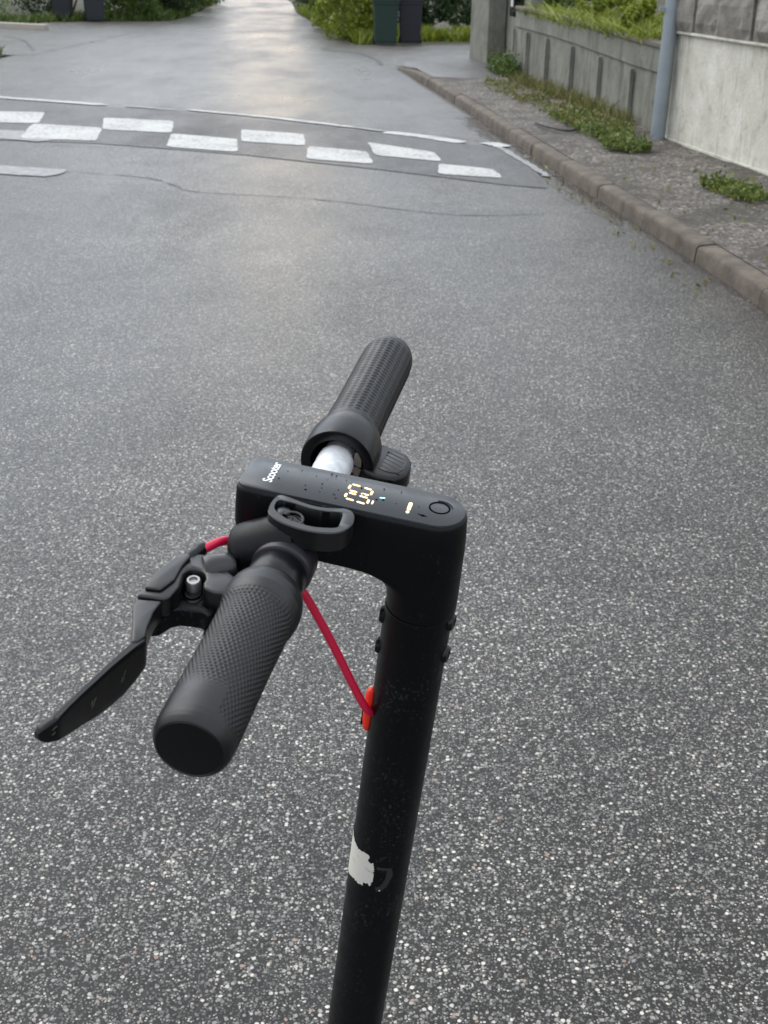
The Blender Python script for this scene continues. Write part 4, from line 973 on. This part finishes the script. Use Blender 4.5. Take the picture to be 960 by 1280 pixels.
mb = MB(); mb.prism([(.0260, .0820), (.0370, .0740), (.0580, .0730), (.0640, .0860), (.0650, .0985), (.0615, .1160), (.0560, .1130), (.0520, .1040), (.0480, .1005), (.0361, .0985), (.0318, .1010), (.0285, .0995), (.0268, .0900)], -.0265, -.0130); part(mb, 'pivot_block', M['frame'], hs, bevel=.002, seg=3, smooth=True)
mb = MB(); mb.prism([(0.0690, 0.1150), (0.0548, 0.1118), (0.0556, 0.123), (0.0540, 0.1362), (0.0521, 0.1442), (0.0542, 0.1500), (0.0575, 0.1518), (0.0633, 0.1357), (0.0687, 0.1220)], -.0150, -.0003); part(mb, 'lever_root', M['bellplastic'], brk, bevel=.0014, seg=3, smooth=True)
mb = MB(); mb.lathe([(.0062, 0), (.0062, .0006), (.0048, .0012), (.0048, .0030)], (.0450, .0870, -.0128), (.05, .12, 1), 28); mb.lathe([(.0072, -.0015), (.0072, 0)], (.0450, .0890, -.0128), (.05, .12, 1), 28); part(mb, 'washer', M['plastic'], hs, smooth=True)
mb = MB(); mb.tube([(.0285, .0950, -.026), (.0300, .1000, -.0262), (.0330, .1010, -.0262)], .0030, 10, sub=5); part(mb, 'adjuster_screw', M['frame'], hs, smooth=True)
mb = MB(); mb.lathe([(.0046, -.010), (.0046, -.0008), (.0038, .0002), (.0026, .0002), (.0023, -.0012), (.0002, -.0012)], (.0463, .0838, -.0030), (.05, .12, 1), 24, False); part(mb, 'pivot_screw', M['screwgrey'], hs, smooth=True)
mb = MB(); mb.lathe([(.0042, 0), (.0048, .004), (.0040, .008), (.0046, .012), (.0036, .0160)], (.0560, .0670, -.003), (-.35, -1, .10), 20); part(mb, 'cable_ferrule', M['plastic'], hs, smooth=True)
# lever blade: lofted sections (x, y, z_top, half width, height, direction)
secs = [(.0560, .1400, -.0030, .0030, .0150), (.0542, .1470, -.0014, .0034, .0200), (.0560, .1540, -.0010, .0030, .0240), (.0585, .1640, -.0008, .0026, .0268), (.0612, .1750, -.0006, .0023, .0270), (.0636, .1860, -.0006, .0022, .0250), (.0660, .1960, -.0006, .0021, .0222),
        (.0685, .2080, -.0006, .0021, .0185), (.0706, .2180, -.0008, .0024, .0150), (.0735, .2235, -.0012, .0026, .0118), (.0752, .2265, -.0022, .0024, .0085), (.0760, .2285, -.0040, .0014, .0040)]
P3_ = [Vector((s[0], s[1], 0)) for s in secs]; mb = MB(); rs = []
SS = []
for i in range(len(secs)-1):
    for k in range(4):
        t = k/4; t2 = t*t*(3-2*t)*.4+t*.6; SS.append(tuple(secs[i][j]*(1-t2)+secs[i+1][j]*t2 for j in range(5)))
SS.append(secs[-1])
for i, s in enumerate(SS):
    a = SS[max(i-2, 0)]; b = SS[min(i+2, len(SS)-1)]; d = Vector((b[0]-a[0], b[1]-a[1], 0)).normalized(); n = Vector((-d.y, d.x, 0)); p = Vector((s[0], s[1], s[2])); w, h = s[3], s[4]
    rs.append([tuple(p+n*w*x+Vector((0, 0, z*h))) for x, z in [(-1, -.9), (-1, -.12), (-.88, -.04), (-.6, 0), (.6, 0), (.88, -.04), (1, -.12), (1, -.9), (.8, -.98), (0, -1), (-.8, -.98)]])
mb.rings(rs); blade = part(mb, 'brake_lever', M['plastic'], brk, smooth=True)
# scratches on the lever
def on_blade(y, zf):
    for i in range(len(SS)-1):
        if SS[i][1] <= y <= SS[i+1][1]:
            t = (y-SS[i][1])/max(1e-6, SS[i+1][1]-SS[i][1]); s = [SS[i][j]*(1-t)+SS[i+1][j]*t for j in range(5)]
            d = Vector((SS[i+1][0]-SS[i][0], SS[i+1][1]-SS[i][1], 0)).normalized(); n = Vector((-d.y, d.x, 0))
            if n.y > 0 or n.x > 0: pass
            side = -1 if (n*-1).x < 0 else 1
            return Vector((s[0], s[1], s[2]-s[4]*zf))+n*s[3]*side*1.01
for grp in (((.163, .35, .0018), (.164, .5, .0022), (.1655, .45, .0016)), ((.188, .4, .0016), (.1895, .52, .0022), (.1905, .42, .0015)), ((.2190, .25, .0025), (.2200, .5, .0018))):
    mb = MB()
    for y, z, l in grp:
        a = on_blade(y, z); b = on_blade(y+l, z+.10)
        if a and b: mb.tube([a, b], .00022, 5)
    part(mb, 'scratch', M['bronze'], blade)
# --- cables
mb = MB(); mb.tube([(.0535, .0600, -.0015), (.0478, .0510, -.0010), (.0420, .0410, -.0020), (.0340, .0320, -.0080), (.0200, .0290, -.0180), (.0070, .0290, -.0280), (-.0060, .0270, -.0370), (-.0190, .0245, -.0590), (-.0320, .0220, -.0840), (-.0440, .0195, -.1090), (-.0545, .0160, -.1310), (-.0590, .0110, -.1400)], .00285, 14, sub=6)
part(mb, 'brake_cable', M['cable'], smooth=True)
mb = MB(); n = 20; rs = []
for z, w, d in ((-.1235, .0012, .0010), (-.1245, .0030, .0026), (-.128, .0042, .0038), (-.134, .0046, .0042), (-.142, .0044, .0044), (-.152, .0042, .0040), (-.158, .0040, .0034), (-.1605, .0030, .0022), (-.1610, .0012, .0010)):
    cx_ = PX+.0232*math.cos(R(12)); cy_ = .0232*math.sin(R(12)); z_ = z
    rs.append([(cx_+d*math.cos(a)-.0, cy_+w*math.sin(a), z_) for a in [2*PI*k/n for k in range(n)]])
mb.rings(rs); gm = part(mb, 'cable_grommet', M['grommet'], stem, smooth=True)
mb = MB(); mb.prism([(PX+.0262, -.158), (PX+.0277, -.158), (PX+.0277, -.140), (PX+.0262, -.132)], .0040, .0052, lambda x, y, z: (x, z, y)); part(mb, 'grommet_slot', M['recess'], gm)

# --- the rest of the scooter down to the road (below the picture)
bz = -.98; FWc = Vector((PX+.03, 0, -1.060))
mb = MB(); mb.lathe([(.0225, 0), (.028, -.012), (.03, -.04), (.026, -.06)], (PX, 0, bz+.03), (0, 0, 1), 40); part(mb, 'headset', M['frame'], stem, smooth=True)
for s in (-1, 1):
    mb = MB(); mb.tube([(PX, s*.03, bz-.01), (PX+.012, s*.036, bz-.05), FWc+Vector((0, s*.036, 0))], [.011, .010, .009], 12, sub=4); part(mb, 'fork_leg', M['frame'], smooth=True)
def wheel(c):
    mb = MB(); rs = []
    for k in range(48):
        a = 2*PI*k/48; d = Vector((math.cos(a), 0, math.sin(a)))
        rs.append([tuple(c+d*(.085+.0225*math.cos(b))+Vector((0, .022*math.sin(b), 0))) for b in [2*PI*j/14 for j in range(14)]])
    mb.rings(rs, closed=True); t = part(mb, 'wheel', M['rubber_tyre'], smooth=True)
    mb = MB(); mb.lathe([(.068, -.014), (.066, -.016), (.03, -.02), (.03, .02), (.066, .016), (.068, .014)], c, (0, 1, 0), 40); part(mb, 'rim', M['frame'], t, smooth=True)
    return t
wheel(FWc)
# horizontal direction of travel expressed in scooter axes
hd = Vector((F_.x, F_.y, 0)).normalized(); hd = Vector((hd.dot(F_), hd.dot(L2), hd.dot(U_))); sd_ = Vector((0, 1, 0)); hu = hd.cross(sd_).normalized(); sd_ = hu.cross(hd)
RWc = FWc-hd*.86
wheel(RWc)
def dk(x, y, z): return tuple(FWc-hd*x+sd_*y+hu*z)
mb = MB(); mb.rings([[dk(x, y, z) for y, z in ((-w, 0), (-w, .045), (-w*.9, .055), (w*.9, .055), (w, .045), (w, 0))] for x, w in ((.17, .045), (.22, .075), (.66, .075), (.72, .06))]); dkp = part(mb, 'deck', M['frame'], bevel=.004)
mb = MB(); mb.rings([[dk(x, y, z) for y, z in ((-w, .0555), (-w, .058), (w, .058), (w, .0555))] for x, w in ((.20, .05), (.24, .066), (.64, .066), (.68, .055))]); part(mb, 'deck_mat', M['rubber'], dkp)
mb = MB(); mb.rings([[dk(*p) for p in q] for q in ([(.03, -.02, .10), (.03, .02, .10), (.03, .02, .06), (.03, -.02, .06)], [(.10, -.022, .085), (.10, .022, .085), (.10, .022, .03), (.10, -.022, .03)], [(.19, -.04, .052), (.19, .04, .052), (.19, .04, .004), (.19, -.04, .004)])]); part(mb, 'frame_neck', M['frame'], bevel=.004)
for s in (-1, 1):
    mb = MB(); mb.rings([[dk(x, s*.038+yy, z+zz) for yy, zz in ((-.006, -.01), (-.006, .01), (.006, .01), (.006, -.01))] for x, z in ((.70, .03), (.80, .005), (.87, 0))]); part(mb, 'rear_arm', M['frame'], bevel=.002)
mb = MB(); rs = []
for k in range(14):
    a = R(40+k*8); rs.append([dk(.86-r*math.cos(a), y, r*math.sin(a)) for r, y in ((.118, -.028), (.122, -.02), (.122, .02), (.118, .028), (.115, .02), (.115, -.02))])
mb.rings(rs); part(mb, 'mudguard', M['plastic'])
mb = MB(); e0 = FWc-hd*.30+sd_*.07+hu*.01; wl_ = Vector((0, 0, 1)); down = Vector((-F_.z, -L2.z, -U_.z))
hgt = (base+F_*e0.x+L2*e0.y+U_*(e0.z+ZB)).z
mb.tube([e0, e0+sd_*.05+down*(hgt*.6), e0+sd_*.085+down*(hgt-.008)], .006, 10); part(mb, 'kickstand', M['frame'], smooth=True)
